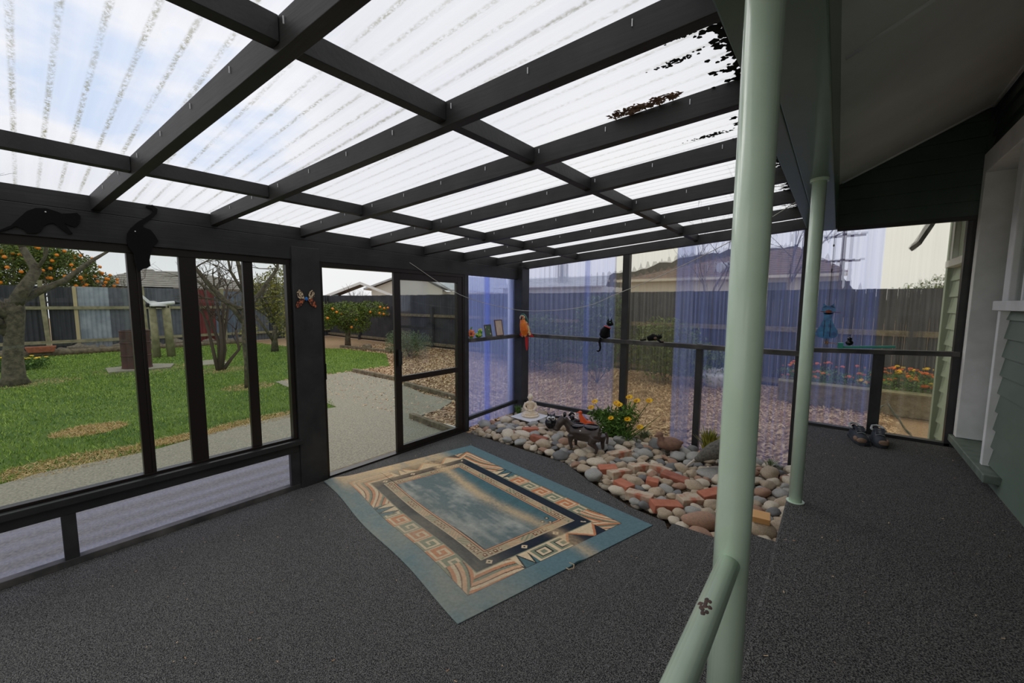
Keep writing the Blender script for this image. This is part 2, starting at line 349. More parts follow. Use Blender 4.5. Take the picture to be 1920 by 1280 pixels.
# corrugated sheet helper
def corrugated(name, m, parent, axis, a0,a1, b0,b1, base, amp=.008, pitch=.083, seg=8, topf=None):
    """axis 'yz': sheet in plane x=base, corrugation across y, running up z; 'xz': plane y=base across x; 'zy': plane x=base across z running y"""
    bm=new_bm(); n=max(2,int((a1-a0)/pitch*seg)); rows=[]
    for i in range(n+1):
        a=a0+(a1-a0)*i/n; h=amp*math.cos(2*math.pi*a/pitch)
        hi=b1 if topf is None else topf(a)
        k=3
        col=[]
        for j in range(k+1):
            b=b0+(hi-b0)*j/k
            if axis=='yz': p=(base+h,a,b)
            elif axis=='xz': p=(a,base+h,b)
            else: p=(base+h,b,a)
            col.append(bm.verts.new(p))
        rows.append(col)
    for r0,r1 in zip(rows,rows[1:]):
        for j in range(len(r0)-1): bm.faces.new((r0[j],r1[j],r1[j+1],r0[j+1]))
    return obj(name,bm,m,parent,smooth=True,recalc=False)
corrugated('corrugated_sheet',M['polylow'],WL,'zy',.0,.40,-1.6,1.5,LX-.065,pitch=.076,amp=.006)
corrugated('corrugated_sheet',M['polyblue'],WL,'yz',3.62,4.66,.02,2.05,LX-.06)
# strip where the blue sheets lap
corrugated('corrugated_sheet_lap',M['polyblue'],WL,'yz',3.98,4.10,.0,2.05,LX-.072)
bm=new_bm(); bx(bm,LX-.045,LX+.035,3.62,4.65,1.165,1.213); obj('rail',bm,M['dusty'],WL,bevel=.003)
bm=new_bm(); hexa(bm,[(LX-.045,3.6,.135),(LX,3.6,.135),(LX,4.65,.175),(LX-.045,4.65,.175),(LX-.045,3.6,.185),(LX,3.6,.185),(LX,4.65,.225),(LX-.045,4.65,.225)]); obj('bottom_rail',bm,M['blackwood'],WL,bevel=.003)

# ---- window_1: sliding aluminium window ----
W1=bpy.data.objects.new('window_1',None); COL.objects.link(W1); struct(W1)
def frame_yz(bm,x0,x1,ya,yb,za,zb,t,tb=None,tt=None):
    tb=tb or t; tt=tt or t
    bx(bm,x0,x1,ya,ya+t,za,zb); bx(bm,x0,x1,yb-t,yb,za,zb); bx(bm,x0,x1,ya+t,yb-t,za,za+tb); bx(bm,x0,x1,ya+t,yb-t,zb-tt,zb)
bm=new_bm(); frame_yz(bm,LX-.075,LX-.015,-1.6,1.495,.452,2.045,.035,.018,.06); obj('window_frame',bm,M['joinery'],W1,bevel=.002)
bm=new_bm(); bx(bm,LX-.07,LX-.02,.475,.52,.47,1.985); bx(bm,LX-.05,LX-.015,.52,.54,.47,1.985); obj('mullion',bm,M['joinery'],W1,bevel=.002)
bm=new_bm(); bx(bm,LX-.06,LX-.018,.745,.845,.47,1.985); obj('mullion',bm,M['joinery'],W1,bevel=.002)
bm=new_bm(); bx(bm,LX-.065,LX-.03,1.145,1.215,.47,1.985); obj('mullion',bm,M['joinery'],W1,bevel=.002)
for ya,yb,x in ((-1.57,.48,-.05),(.53,.76,-.035),(.83,1.16,-.045),(1.2,1.465,-.055)):
    bm=new_bm(); bx(bm,LX+x,LX+x+.004,ya,yb,.47,1.985); obj('pane',bm,M['glass'],W1)
# ---- door_1: sliding door, left half open ----
D1=bpy.data.objects.new('door_1',None); COL.objects.link(D1); struct(D1)
bm=new_bm(); bx(bm,LX-.085,LX-.005,1.735,1.765,.0,2.04); bx(bm,LX-.085,LX-.005,3.52,3.55,.0,2.02); bx(bm,LX-.085,LX-.005,1.765,3.52,1.985,2.035); bx(bm,LX-.085,LX-.005,1.765,3.52,-.03,.018)
obj('door_frame',bm,M['joinery'],D1,bevel=.002)
# sliding leaf (in front) with mid rail
bm=new_bm(); bx(bm,LX-.045,LX-.012,2.525,2.605,.02,1.985); bx(bm,LX-.045,LX-.012,3.44,3.52,.02,1.985); bx(bm,LX-.045,LX-.012,2.605,3.44,.02,.085); bx(bm,LX-.045,LX-.012,2.605,3.44,1.91,1.985); bx(bm,LX-.045,LX-.012,2.605,3.44,.80,.862)
sl=obj('sliding_leaf',bm,M['joinery'],D1,bevel=.002)
bm=new_bm(); bx(bm,LX-.03,LX-.026,2.6,3.45,.08,1.92); obj('pane',bm,M['glass'],sl)
bm=new_bm(); bx(bm,LX-.012,LX+.012,2.555,2.58,.98,1.16); bx(bm,LX-.012,LX+.03,2.56,2.575,1.0,1.02); bx(bm,LX-.012,LX+.03,2.56,2.575,1.12,1.14); bx(bm,LX+.022,LX+.032,2.553,2.582,1.0,1.14); obj('door_handle',bm,M['black'],sl,bevel=.002)
bm=new_bm(); bx(bm,LX-.08,LX-.05,2.55,2.62,.02,1.985); bx(bm,LX-.08,LX-.05,3.45,3.52,.02,1.985); bx(bm,LX-.08,LX-.05,2.62,3.45,.02,.075); bx(bm,LX-.08,LX-.05,2.62,3.45,1.92,1.985)
fxl=obj('fixed_leaf',bm,M['joinery'],D1,bevel=.002)
bm=new_bm(); bx(bm,LX-.067,LX-.063,2.62,3.45,.07,1.93); obj('pane',bm,M['glass'],fxl)
bm=new_bm(); bx(bm,LX-.03,LX-.005,1.755,1.77,.95,1.1); obj('latch_plate',bm,M['black'],D1)
bm=new_bm(); bx(bm,LX-.14,LX-.085,1.74,3.5,-.03,.004); obj('threshold_strip',bm,M['log'],D1)

# ---- far wall ----
WF=bpy.data.objects.new('wall_back',None); COL.objects.link(WF); struct(WF)
def topz(x): return 2.166+.0646*(x+3.576)
for x0,x1,zb,zt in ((-2.085,-2.0,-.05,None),(-1.195,-1.13,-.05,1.23),(-.29,-.205,-.05,None)):
    bm=new_bm(); bx(bm,x0,x1,FY,FY+.07,zb,(zt or topz(x0)+.02)); obj('post',bm,M['blackwood_v'],WF,bevel=.003)
bm=new_bm(); bx(bm,-3.58,-.26,FY-.035,FY+.045,1.175,1.225); obj('rail',bm,M['dusty'],WF,bevel=.003)
bm=new_bm(); hexa(bm,[(-3.6,FY,.165),(-2.05,FY,.19),(-2.05,FY+.045,.19),(-3.6,FY+.045,.165),(-3.6,FY,.218),(-2.05,FY,.245),(-2.05,FY+.045,.245),(-3.6,FY+.045,.218)]); obj('bottom_rail',bm,M['blackwood'],WF,bevel=.003)
# top rail (gable rafter) under the roof sheets
bm=new_bm(); z0,z1=topz(-3.7),topz(-.2)
hexa(bm,[(-3.7,FY-.01,z0),(-.2,FY-.01,z1),(-.2,FY+.06,z1),(-3.7,FY+.06,z0),(-3.7,FY-.01,z0+.10),(-.2,FY-.01,z1+.10),(-.2,FY+.06,z1+.10),(-3.7,FY+.06,z0+.10)])
obj('top_rail',bm,M['rafter'],WF,bevel=.003)
tz=lambda a: topz(a)+.03
corrugated('corrugated_sheet',M['polyblue2'],WF,'xz',-3.63,-2.20,-.06,2.2,FY+.085,topf=tz)
corrugated('corrugated_sheet',M['polyclear'],WF,'xz',-2.22,-1.46,-.06,2.2,FY+.078,topf=tz)
corrugated('corrugated_sheet',M['polysoft'],WF,'xz',-1.46,-.22,-.06,2.2,FY+.085,topf=tz)
corrugated('corrugated_sheet_lap',M['polylap'],WF,'xz',-1.47,-1.27,-.06,2.2,FY+.095,topf=tz)
corrugated('corrugated_sheet_lap',M['polysoft'],WF,'xz',-2.66,-2.58,-.06,2.2,FY+.095,topf=tz)
# deck part of the far wall
bm=new_bm(); bx(bm,-.205,.78,FY,FY+.07,DZ,.545); obj('bottom_rail',bm,M['blackwood'],WF,bevel=.002)
bm=new_bm(); hexa(bm,[(-.205,FY-.02,1.222),(.78,FY-.02,1.262),(.78,FY+.045,1.262),(-.205,FY+.045,1.222),(-.205,FY-.02,1.262),(.78,FY-.02,1.302),(.78,FY+.045,1.302),(-.205,FY+.045,1.262)]); obj('rail',bm,M['dusty'],WF,bevel=.002)
bm=new_bm(); bx(bm,.268,.345,FY,FY+.045,.545,1.245); obj('stud',bm,M['blackwood_v'],WF,bevel=.002)
bm=new_bm(); bx(bm,.745,.815,FY,FY+.07,DZ,2.345); obj('post',bm,M['blackwood_v'],WF,bevel=.002)
corrugated('corrugated_sheet',M['polysoft'],WF,'xz',-.2,.28,.45,2.37,FY+.088)
corrugated('corrugated_sheet',M['polyclear'],WF,'xz',.28,.79,.45,2.37,FY+.082)
# weatherboards helper (wedge boards), face towards sign along axis
def boards(name,m,parent,plane,a0,a1,z0,z1,base,sgn,h=.15,proj=.02,ztopf=None):
    bm=new_bm(); z=z0
    while z<z1-.01:
        zt=min(z+h,z1)
        for (aa,ab) in ((a0,a1),):
            P=[]
            for a in (aa,ab):
                for (d,zz) in ((0,z),(proj,z),(proj*.25,zt),(0,zt)):
                    P.append((base+sgn*d,a,zz) if plane=='x' else (a,base+sgn*d,zz))
            v=[bm.verts.new(p) for p in P]
            for f in ((0,1,2,3),(7,6,5,4),(1,5,6,2),(0,4,5,1),(3,2,6,7),(0,3,7,4)): bm.faces.new([v[i] for i in f])
        z=zt
    return obj(name,bm,m,parent)
# gable wall above the deck opening
CS=.49
def cz(x): return 2.75+CS*(x+.045)
GB=bpy.data.objects.new('wall_gable',None); COL.objects.link(GB); struct(GB)
bm=new_bm(); extr(bm,[(-.12,2.36),(.86,2.34),(.86,cz(.86)+.02),(-.12,cz(-.05)+.0)],FY+.01,FY+.09,'y'); obj('gable_backing',bm,M['gable'],GB)
zz=2.36; k=0
while zz<3.15:
    zt=zz+.118
    xs=max(-.05,(zt-2.75)/CS-.045)+0.0
    bm=new_bm()
    xl=max(-.05,(zz-2.75)/CS-.045)
    P=[(xl,FY+.01-.016,zz),(.8,FY+.01-.016,zz),(.8,FY+.01,zz),(xl,FY+.01,zz),(xs,FY+.006,min(zt,cz(.8))),(.8,FY+.006,min(zt,cz(.8))),(.8,FY+.01,min(zt,cz(.8))),(xs,FY+.01,min(zt,cz(.8)))]
    hexa(bm,P); obj('weatherboard',bm,M['gable'],GB); zz=zt
bm=new_bm(); bx(bm,-.05,.79,FY-.015,FY+.02,2.33,2.362); obj('trim_strip',bm,M['blackwood'],GB)

# ---- roof (clear sheets on rafters) ----
RS=.05
CE=bpy.data.objects.new('ceiling',None); COL.objects.link(CE); struct(CE)
XR=-.275; XL=-3.66
SKEW={-.35:(-.35,-.2),.33:(.33,.57),.95:(.95,1.16),1.59:(1.59,1.72),2.26:(2.26,2.28),2.93:(2.93,2.92),3.55:(3.55,3.53),4.17:(4.17,4.17)}
def ry(y0,x):
    a,b=SKEW[y0]; return a+(b-a)*(x-XL)/(XR-XL)
def rz(x,y=0): 
    drop = -.018*max(0,y-1.6)      # the wall plate falls a little towards the far corner
    return 2.232+RS*(x-LX)+drop*max(0,(-x)/3.65)
raf=sorted(SKEW)
for y in raf:
    bm=new_bm(); w_=.045
    ya,yb=SKEW[y]
    hexa(bm,[(XL,ya,rz(XL,y)),(XR,yb,rz(XR,y)),(XR,yb+w_,rz(XR,y)),(XL,ya+w_,rz(XL,y)),(XL,ya,rz(XL,y)+.092),(XR,yb,rz(XR,y)+.092),(XR,yb+w_,rz(XR,y)+.092),(XL,ya+w_,rz(XL,y)+.092)])
    rf=obj('rafter',bm,M['rafter'],CE,bevel=.002)
ys=[-1.6]+raf+[FY]
for px in (-1.25,-2.74):
    for a,b in zip(ys,ys[1:]):
        ao,bo=a,b
        if ao in SKEW: a=ry(ao,px)
        if bo in SKEW: b=ry(bo,px)
        a2=a+.045 if a>-1.5 else a
        bm=new_bm(); x0,x1=px-.022,px+.022
        hexa(bm,[(x0,a2,rz(x0,a)+.02),(x1,a2,rz(x1,a)+.02),(x1,b,rz(x1,b)+.02),(x0,b,rz(x0,b)+.02),(x0,a2,rz(x0,a)+.09),(x1,a2,rz(x1,a)+.09),(x1,b,rz(x1,b)+.09),(x0,b,rz(x0,b)+.09)])
        obj('purlin',bm,M['rafter'],CE,bevel=.002)
# sheets: one per two bays
sh=[-1.75,-.30,1.0,2.28,3.56,4.86]
for i,(a,b) in enumerate(zip(sh,sh[1:])):
    bm=new_bm(); n=int((b+.05-a)/.083*8); rows=[]
    for k in range(n+1):
        y=a+(b+.05-a)*k/n; h=.0065*math.cos(2*math.pi*y/.083)
        r=[]
        for j in range(7):
            x=XL-.12+(XR+.1-XL+.12)*j/6
            r.append(bm.verts.new((x,y,rz(x,y)+.106+h+(.004 if i%2 else 0))))
        rows.append(r)
    for r0,r1 in zip(rows,rows[1:]):
        for j in range(6): bm.faces.new((r0[j],r0[j+1],r1[j+1],r1[j]))
    obj('corrugated_roof_sheet',bm,M['roofpoly'],CE,smooth=True,recalc=False)
# small fixing nails showing under each rafter side
for y in raf[1:7]:
    bm=new_bm()
    for k in range(9):
        x=-3.3+k*.35; yy=ry(y,x); bx(bm,x-.0015,x+.0015,yy-.004,yy-.001,rz(x,y)+.055,rz(x,y)+.075)
    obj('nail_row',bm,M['tray'],CE)

# ---- porch beam, porch ceiling ----
bm=new_bm(); bx(bm,-.20,-.06,-1.6,FY+.05,2.352,2.80); struct(obj('porch_beam',bm,M['beamgreen'],bevel=.006),'dark green painted beam over the deck edge','beam')
bm=new_bm(); bx(bm,-.275,-.205,-1.6,FY+.05,2.372,2.72); struct(obj('fascia_board',bm,M['beamgreen'],bevel=.006),'green fascia board where the clear roof meets the porch','fascia')
PC=bpy.data.objects.new('ceiling_porch',None); COL.objects.link(PC); struct(PC)
bm=new_bm(); hexa(bm,[(-.13,-1.6,cz(-.13)),(.98,-1.6,cz(.98)),(.98,FY+.1,cz(.98)),(-.13,FY+.1,cz(-.13)),(-.13,-1.6,cz(-.13)+.03),(.98,-1.6,cz(.98)+.03),(.98,FY+.1,cz(.98)+.03),(-.13,FY+.1,cz(-.13)+.03)])
obj('ceiling_lining',bm,M['ceil'],PC)
for y in (2.37,4.70,.02):
    bm=new_bm(); tube(bm,[(-.045,y,cz(-.045)-.002),(.82,y,cz(.82)-.002)],.011,8); obj('cover_batten',bm,M['trimwhite'],PC,smooth=True)
bm=new_bm(); tube(bm,[(.81,-1.6,cz(.81)-.006),(.81,FY,cz(.81)-.006)],.012,8); obj('cove_strip',bm,M['trimwhite'],PC,smooth=True)

# ---- house wall ----
HX=.82
WR=bpy.data.objects.new('wall_right',None); COL.objects.link(WR); struct(WR)
bm=new_bm(); bx(bm,HX+.03,HX+.06,-1.6,3.96,DZ-.02,3.3); bx(bm,HX+.03,HX+.06,3.96,4.75,2.80,3.3); obj('wall_backing',bm,M['sage'],WR)
boards('weatherboards',M['sage'],WR,'x',-1.6,3.93,DZ+.0,1.64,HX+.03,-1,h=.118,proj=.022)
boards('weatherboards_upper',M['gable'],WR,'x',-1.6,4.74,2.82,3.26,HX+.03,-1,h=.118,proj=.03)
bm=new_bm(); bx(bm,HX-.02,HX+.05,3.925,3.972,DZ+.06,1.64); obj('corner_trim',bm,M['trimwhite'],WR,bevel=.003)
# doorway
D2=bpy.data.objects.new('door_2',None); COL.objects.link(D2); struct(D2)
bm=new_bm(); bx(bm,HX-.03,HX+.19,4.62,4.705,.63,2.66); obj('jamb',bm,M['trimwhite'],D2,bevel=.004)
bm=new_bm(); bx(bm,HX-.03,HX+.19,3.6,4.705,2.66,2.81); obj('head_casing',bm,M['trimwhite'],D2,bevel=.004)
bm=new_bm(); bx(bm,HX+.13,HX+.19,3.9,4.62,.63,2.66); dl=obj('door_leaf',bm,M['doorgreen'],D2,bevel=.004)
bm=new_bm()
for za,zb in ((.75,1.35),(1.5,2.5)): bx(bm,HX+.122,HX+.13,4.02,4.52,za,zb)
obj('raised_panel',bm,M['doorgreen'],dl,bevel=.006)
bm=new_bm(); bx(bm,HX-.055,HX+.19,3.70,4.755,.575,.628); obj('door_sill',bm,M['sillgreen'],D2,bevel=.006)
bm=new_bm(); bx(bm,HX-.01,HX+.19,3.93,4.70,DZ,.575); obj('sill_riser',bm,M['sage'],D2)
# window in the house wall beside the camera
W2=bpy.data.objects.new('window_2',None); COL.objects.link(W2); struct(W2)
bm=new_bm(); bx(bm,HX-.035,HX+.05,-1.6,4.03,1.64,1.70); obj('window_sill',bm,M['trimwhite'],W2,bevel=.004)
bm=new_bm(); bx(bm,HX-.008,HX+.05,3.87,3.98,1.70,2.78); bx(bm,HX-.008,HX+.05,-1.6,3.87,2.68,2.80); bx(bm,HX+.0,HX+.05,2.8,2.88,1.70,2.68); obj('window_frame',bm,M['trimwhite'],W2,bevel=.004)
bm=new_bm(); bx(bm,HX+.02,HX+.024,-1.6,3.87,1.70,2.68); obj('pane',bm,M['glass'],W2)
bm=new_bm(); n=60; rows=[]
for i in range(241):
    y=-1.55+i/240*5.4; rows.append([bm.verts.new((HX+.05+.012*math.sin(i*.9)-.02,y,z)) for z in (1.68,2.70)])
for a,b in zip(rows,rows[1:]): bm.faces.new((a[0],b[0],b[1],a[1]))
obj('curtain',bm,M['trimwhite'],W2,smooth=True)
# house wall continuing outside beyond the far wall
WO=bpy.data.objects.new('wall_house_outside',None); COL.objects.link(WO); struct(WO)
bm=new_bm(); bx(bm,.83,1.05,4.82,5.62,-.05,3.1); obj('wall_backing',bm,M['sage_out'],WO)
boards('weatherboards',M['sage_out'],WO,'x',4.82,5.6,-.05,2.04,.83,-1,h=.15,proj=.02)
bm=new_bm(); bx(bm,.78,.90,5.56,5.66,-.05,3.0); obj('corner_board',bm,M['sage_out'],WO)
W3=bpy.data.objects.new('window_3',None); COL.objects.link(W3); struct(W3)
bm=new_bm(); bx(bm,.76,.85,4.84,5.56,2.02,2.08); obj('window_sill',bm,M['trimwhite'],W3)
bm=new_bm(); bx(bm,.79,.84,4.86,4.92,2.08,2.9); bx(bm,.79,.84,5.5,5.56,2.08,2.9); bx(bm,.79,.84,4.92,5.5,2.84,2.9); obj('window_frame',bm,M['trimwhite'],W3)
bm=new_bm(); hexa(bm,[(.50,4.92,2.22),(.52,4.92,2.19),(.52,5.5,2.19),(.50,5.5,2.22),(.79,4.92,2.86),(.80,4.92,2.84),(.80,5.5,2.84),(.79,5.5,2.86)]); ca=obj('awning_sash',bm,M['joinery'],W3)

# ---- green poles ----
def pole(x,y,label,rail):
    t=thing('support_pole',label,'pole',(x,y,DZ))
    bm=new_bm(); tube(bm,[(0,0,0),(0,0,2.352-DZ)],.033,28); obj('pipe',bm,M['greenpaint'],t,smooth=True)
    bm=new_bm(); tube(bm,[(0,0,2.335-DZ),(0,0,2.353-DZ)],.043,24); obj('top_collar',bm,M['greenpaint'],t,smooth=False)
    if rail:
        bm=new_bm(); tube(bm,[(0,-.02,1.145-DZ),(0,-1.6,1.125-DZ)],.021,20); h=obj('handrail',bm,M['greenpaint'],t,smooth=True)
        bm=new_bm()
        random.seed(3)
        for k in range(16):
            a=random.gauss(1.75,.25); yy=-.20+random.gauss(0,.011)
            z0=1.145-DZ-.0127*(-yy); rr=.0203
            ell(bm,(rr*math.cos(a),yy,z0+rr*math.sin(a)),(.004,.006,.0016),(0,90-math.degrees(a),0),8,5)
        obj('rust_chip',bm,M['rust'],h)
    else:
        bm=new_bm(); tube(bm,[(0,0,0),(0,0,.004)],.045,24); obj('base_ring',bm,M['greenpaint'],t)
    return t
pole(-.139,.90,'large glossy pale green pole nearest, with a horizontal handrail welded on','a')
pole(-.122,2.80,'thinner looking pale green pole standing at the deck edge beside the stones',None)

# =====================================================================
#  GARDEN
# =====================================================================
G=-.05
bm=new_bm(); extr(bm,[(-60,-30),(60,-30),(60,110),(-60,110)],-.35,-.075,'z'); struct(obj('ground',bm,M['mulch_ground']))
bm=new_bm(); extr(bm,[(-3.74,-9),(-3.74,3.48),(-3.96,3.48),(-4.82,3.56),(-4.9,4.2),(-5.18,4.75),(-5.98,4.73),(-7.36,5.11),(-9.3,5.08),(-9.35,3.39),(-6.3,3.2),(-6.43,2.57),(-6.34,1.77),(-6.05,.84),(-6.1,.04),(-5.99,-.22),(-6.0,-9)],-.2,-.05,'z'); struct(obj('concrete_path',bm,M['concrete']),'grey aggregate concrete path outside the sliding door','path')
bm=new_bm(); bx(bm,-3.7,9,-12,-1.65,-.2,-.05); struct(obj('bounce_slab',bm,M['concrete']))  # unseen pale slab, added behind the camera to bounce daylight onto the porch ceiling
random.seed(11)
edge=[(-6.0,-9),(-5.99,-.22),(-6.12,.04),(-6.08,.45),(-6.05,.84),(-6.2,1.3),(-6.34,1.77),(-6.41,2.2),(-6.43,2.57),(-6.3,3.2),(-6.9,3.38),(-7.9,3.3),(-9.35,3.39),(-9.4,5.1),(-9.4,6.3),(-11.7,7.7),(-14.3,7.5),(-15.3,6.6),(-19.0,6.2),(-19.1,4),(-18.9,2),(-18.9,-9)]
bm=new_bm(); extr(bm,edge,-.2,-.062,'z'); struct(obj('lawn_base',bm,M['lawn']))
def inside(x,y,P):
    c=False; j=len(P)-1
    for i in range(len(P)):
        if (P[i][1]>y)!=(P[j][1]>y) and x<(P[j][0]-P[i][0])*(y-P[i][1])/(P[j][1]-P[i][1])+P[i][0]: c=not c
        j=i
    return c
def mesh_from(name, V, F, m, parent=None):
    me=bpy.data.meshes.new(name); me.from_pydata(V,[],F); me.update(); me.materials.append(m)
    o=bpy.data.objects.new(name,me); COL.objects.link(o)
    if parent is not None: o.parent=parent
    return o
patches=[(-7.7,.5,.28,.32),(-6.25,.25,.3,.5),(-6.45,2.2,.2,.6),(-13.0,0.0,.5,.7),(-12.0,3.2,.5,.6),(-9.2,2.85,.35,.4),(-13.6,1.9,.9,.8),(-13.6,3.27,.6,.5),(-6.35,1.2,.15,.5)]
def inpatch(x,y): return any(((x-a)/c)**2+((y-b)/d)**2<1+.5*math.sin(x*17+y*23) for a,b,c,d in patches)
V=[];F=[]
cnt=0
while cnt<95000:
    d=6.0+13*random.random()**1.5; x=-d; y=random.uniform(-4,8)
    if not inside(x,y,edge) or (inpatch(x,y) and random.random()<.93): continue
    n_=mnoise.noise(Vector((x*.5,y*.5,0)))
    h=(.026+.02*random.random())*(1+.4*n_); a=random.uniform(0,math.pi); wv=.0045+.0007*(d-6)
    dx,dy=math.cos(a)*wv,math.sin(a)*wv; lx,ly=random.gauss(0,.015),random.gauss(0,.015)
    i=len(V); V+=[(x-dx,y-dy,-.063),(x+dx,y+dy,-.063),(x+lx,y+ly,-.063+h)]; F.append((i,i+1,i+2)); cnt+=1
tag(mesh_from('lawn_grass',V,F,M['grassblade']),'short bright green lawn grass beyond the concrete path','grass',kind='stuff')
V=[];F=[]
for a,b,c,d in patches:
    for k in range(2200 if a>-8 else 900):
        r=random.random()**.5; t=random.uniform(0,6.28); x=a+c*1.15*r*math.cos(t); y=b+d*1.15*r*math.sin(t)
        h=.012+.015*random.random(); aa=random.uniform(0,3.14); dx,dy=math.cos(aa)*.006,math.sin(aa)*.006
        i=len(V); V+=[(x-dx,y-dy,-.06),(x+dx,y+dy,-.06),(x+random.gauss(0,.03),y+random.gauss(0,.03),-.06+h)]; F.append((i,i+1,i+2))
tag(mesh_from('dry_grass',V,F,M['drygrass']),'straw coloured dead grass patches in the lawn','grass',kind='stuff')
# bark chips
V=[];F=[]
def chip(x,y,z,s):
    a=random.uniform(0,6.28); ca,sa=math.cos(a)*s,math.sin(a)*s; w_=s*random.uniform(.3,.6)
    t1,t2=random.gauss(0,.35)*s,random.gauss(0,.35)*s
    i=len(V); px,py=-sa/s*w_,ca/s*w_
    V.extend([(x-ca-px,y-sa-py,z-t1),(x+ca-px,y+sa-py,z+t1+.001),(x+ca+px,y+sa+py,z+t1+t2*.5),(x-ca+px,y-sa+py,z-t1+t2*.5)]); F.append((i,i+1,i+2,i+3))
c=0
conc=[(-3.74,-9),(-3.74,3.48),(-3.96,3.48),(-4.82,3.56),(-4.9,4.2),(-5.18,4.75),(-5.98,4.73),(-7.36,5.11),(-9.3,5.08),(-9.35,3.39),(-6.3,3.2)]
while c<42000:
    x=random.uniform(-14.5,.75); y=3.5+6.4*random.random()**1.3
    if y<4.82 and x>-3.8: continue
    if inside(x,y,conc) or inside(x,y,edge): continue
    chip(x,y,-.062+.02*random.random(),random.uniform(.012,.034)); c+=1
for k in range(900): chip(random.uniform(-9.2,-4.9),random.uniform(3.5,5.1),-.047,random.uniform(.006,.02))
tag(mesh_from('bark_chips',V,F,M['chips']),'pale orange bark mulch chips covering the ground outside','mulch',kind='stuff')
# garden edging
def bar(name,p,q,w_,h,m,label,cat,z=-.075,grp=None):
    p=Vector(p);q=Vector(q); d=(q-p); L=d.length; bm=new_bm(); bx(bm,0,L,-w_/2,w_/2,0,h)
    o=obj(name,bm,m,bevel=.006); o.location=(p.x,p.y,z); o.rotation_euler=(0,0,math.atan2(d.y,d.x)); tag(o,label,cat,grp); return o
bar('edging_timber',(-4.86,3.60),(-3.78,3.50),.07,.10,M['log'],'short grey edging timber beside the path, nearest the sliding door','edging')
bar('edging_timber',(-9.25,5.16),(-7.3,5.20),.09,.10,M['log'],'long grey edging timber between the concrete slab and bark bed','edging')
bar('edging_timber',(-6.9,4.98),(-5.1,4.82),.08,.10,M['log'],'grey edging timber across the end of the path behind the door glass','edging')
bar('edging_timber',(-14.6,7.66),(-11.5,8.05),.12,.11,M['log'],'low timber edging behind the lawn below the orange tree','edging')
bm=new_bm(); tube(bm,[(-3.72,3.58,-.0),(-4.35,3.56,-.02)],.03,12); tag(obj('drain_pipe',bm,M['white'],smooth=True),'white plastic pipe lying on the ground outside the door','pipe')
bm=new_bm(); tube(bm,[(LX-.14,4.63,-.1),(LX-.14,4.63,2.1)],.04,14); tag(obj('downpipe',bm,M['white'],smooth=True),'white vertical downpipe outside the corner post','pipe')

# ---- fences ----
def corr_panel(name,m,parent,x,y0,y1,z0,z1,axis='x',pitch=.12,amp=.014):
    bm=new_bm(); n=max(6,int((y1-y0)/pitch*6)); rows=[]
    for i in range(n+1):
        a=y0+(y1-y0)*i/n; h=amp*math.cos(2*math.pi*a/pitch)
        rows.append([bm.verts.new((x+h,a,z) if axis=='x' else (a,x+h,z)) for z in (z0,z1)]+[bm.verts.new((x+h-.012,a,z) if axis=='x' else (a,x+h+.012,z)) for z in (z1,z0)])
    for a,b in zip(rows,rows[1:]):
        for k in range(4): bm.faces.new((a[k],b[k],b[(k+1)%4],a[(k+1)%4]))
    bm.faces.new(rows[0]); bm.faces.new(list(reversed(rows[-1])))
    return obj(name,bm,m,parent,smooth=False)
M['iron_dark']=mat('dark_painted_iron',srgb(46,48,54),.6,col2=srgb(56,58,64),nscale=4)
M['iron_grey']=mat('slate_grey_iron',srgb(88,92,100),.5,col2=srgb(104,108,116),nscale=4)
M['iron_silver']=mat('bare_zinc_iron',srgb(172,180,188),.4,.2,col2=srgb(140,150,160),nscale=3)
M['iron_red']=mat('faded_red_iron',srgb(128,44,44),.6,col2=srgb(106,40,42),nscale=3)
M['iron_blue']=mat('blue_grey_iron',srgb(112,126,144),.5,col2=srgb(96,108,126),nscale=3)
FX=-20.2
t=thing('iron_fence','patchwork corrugated iron fence with timber rails at the back of the lawn','fence',(FX,3,G)); t.location=(0,0,0)
for ya,yb,k,zt in ((-3.4,-.6,'iron_dark',2.13),(-.6,.62,'iron_dark',2.13),(.64,1.26,'iron_dark',2.12),(1.26,2.07,'iron_silver',2.14),(2.07,3.0,'iron_grey',2.13),(3.0,4.41,'iron_grey',2.16),(4.41,5.2,'iron_red',2.13),(5.2,6.0,'iron_blue',2.10),(6.0,7.2,'iron_grey',2.1),(7.2,8.6,'iron_dark',2.06),(8.6,10.1,'iron_dark',2.0)):
    corr_panel('iron_sheet',M[k],t,FX,ya,yb,-.05,zt)
for y,m in ((-2.2,'fencewood'),(.57,'fencewood'),(1.24,'fencewood_pale'),(3.01,'fencewood'),(5.5,'fencewood'),(7.9,'fencewood')):
    bm=new_bm(); zt=2.32 if y==.57 else 2.2; hexa(bm,[(FX+.04,y-.06,-.05),(FX+.14,y-.06,-.05),(FX+.14,y+.05,-.05),(FX+.04,y+.05,-.05),(FX+.04,y-.12,zt),(FX+.14,y-.12,zt),(FX+.14,y-.01,zt),(FX+.04,y-.01,zt)]) if m!='fencewood_pale' else bx(bm,FX+.03,FX+.06,y-.04,y+.05,0,2.13)
    obj('post',bm,M[m],t)
for z in (1.37,.24):
    bm=new_bm(); bx(bm,FX+.06,FX+.12,-3.4,10,z,z+.10); obj('rail',bm,M['fencewood'],t)
FB=10.0
t=thing('board_fence','dark stained board fence with weathered rails along the far side of the garden','fence'); 
M['darkboard']=mat('dark_stained_fence_board',srgb(66,66,72),.8,col2=srgb(50,50,56),nscale=3)
bm=new_bm(); x=-20.2; random.seed(5)
while x<6:
    wv=.145; z=1.965+random.gauss(0,.004); bx(bm,x,x+wv-.006,FB,FB+.02+random.random()*.006,-.05,z); x+=wv
obj('boards',bm,M['darkboard'],t)
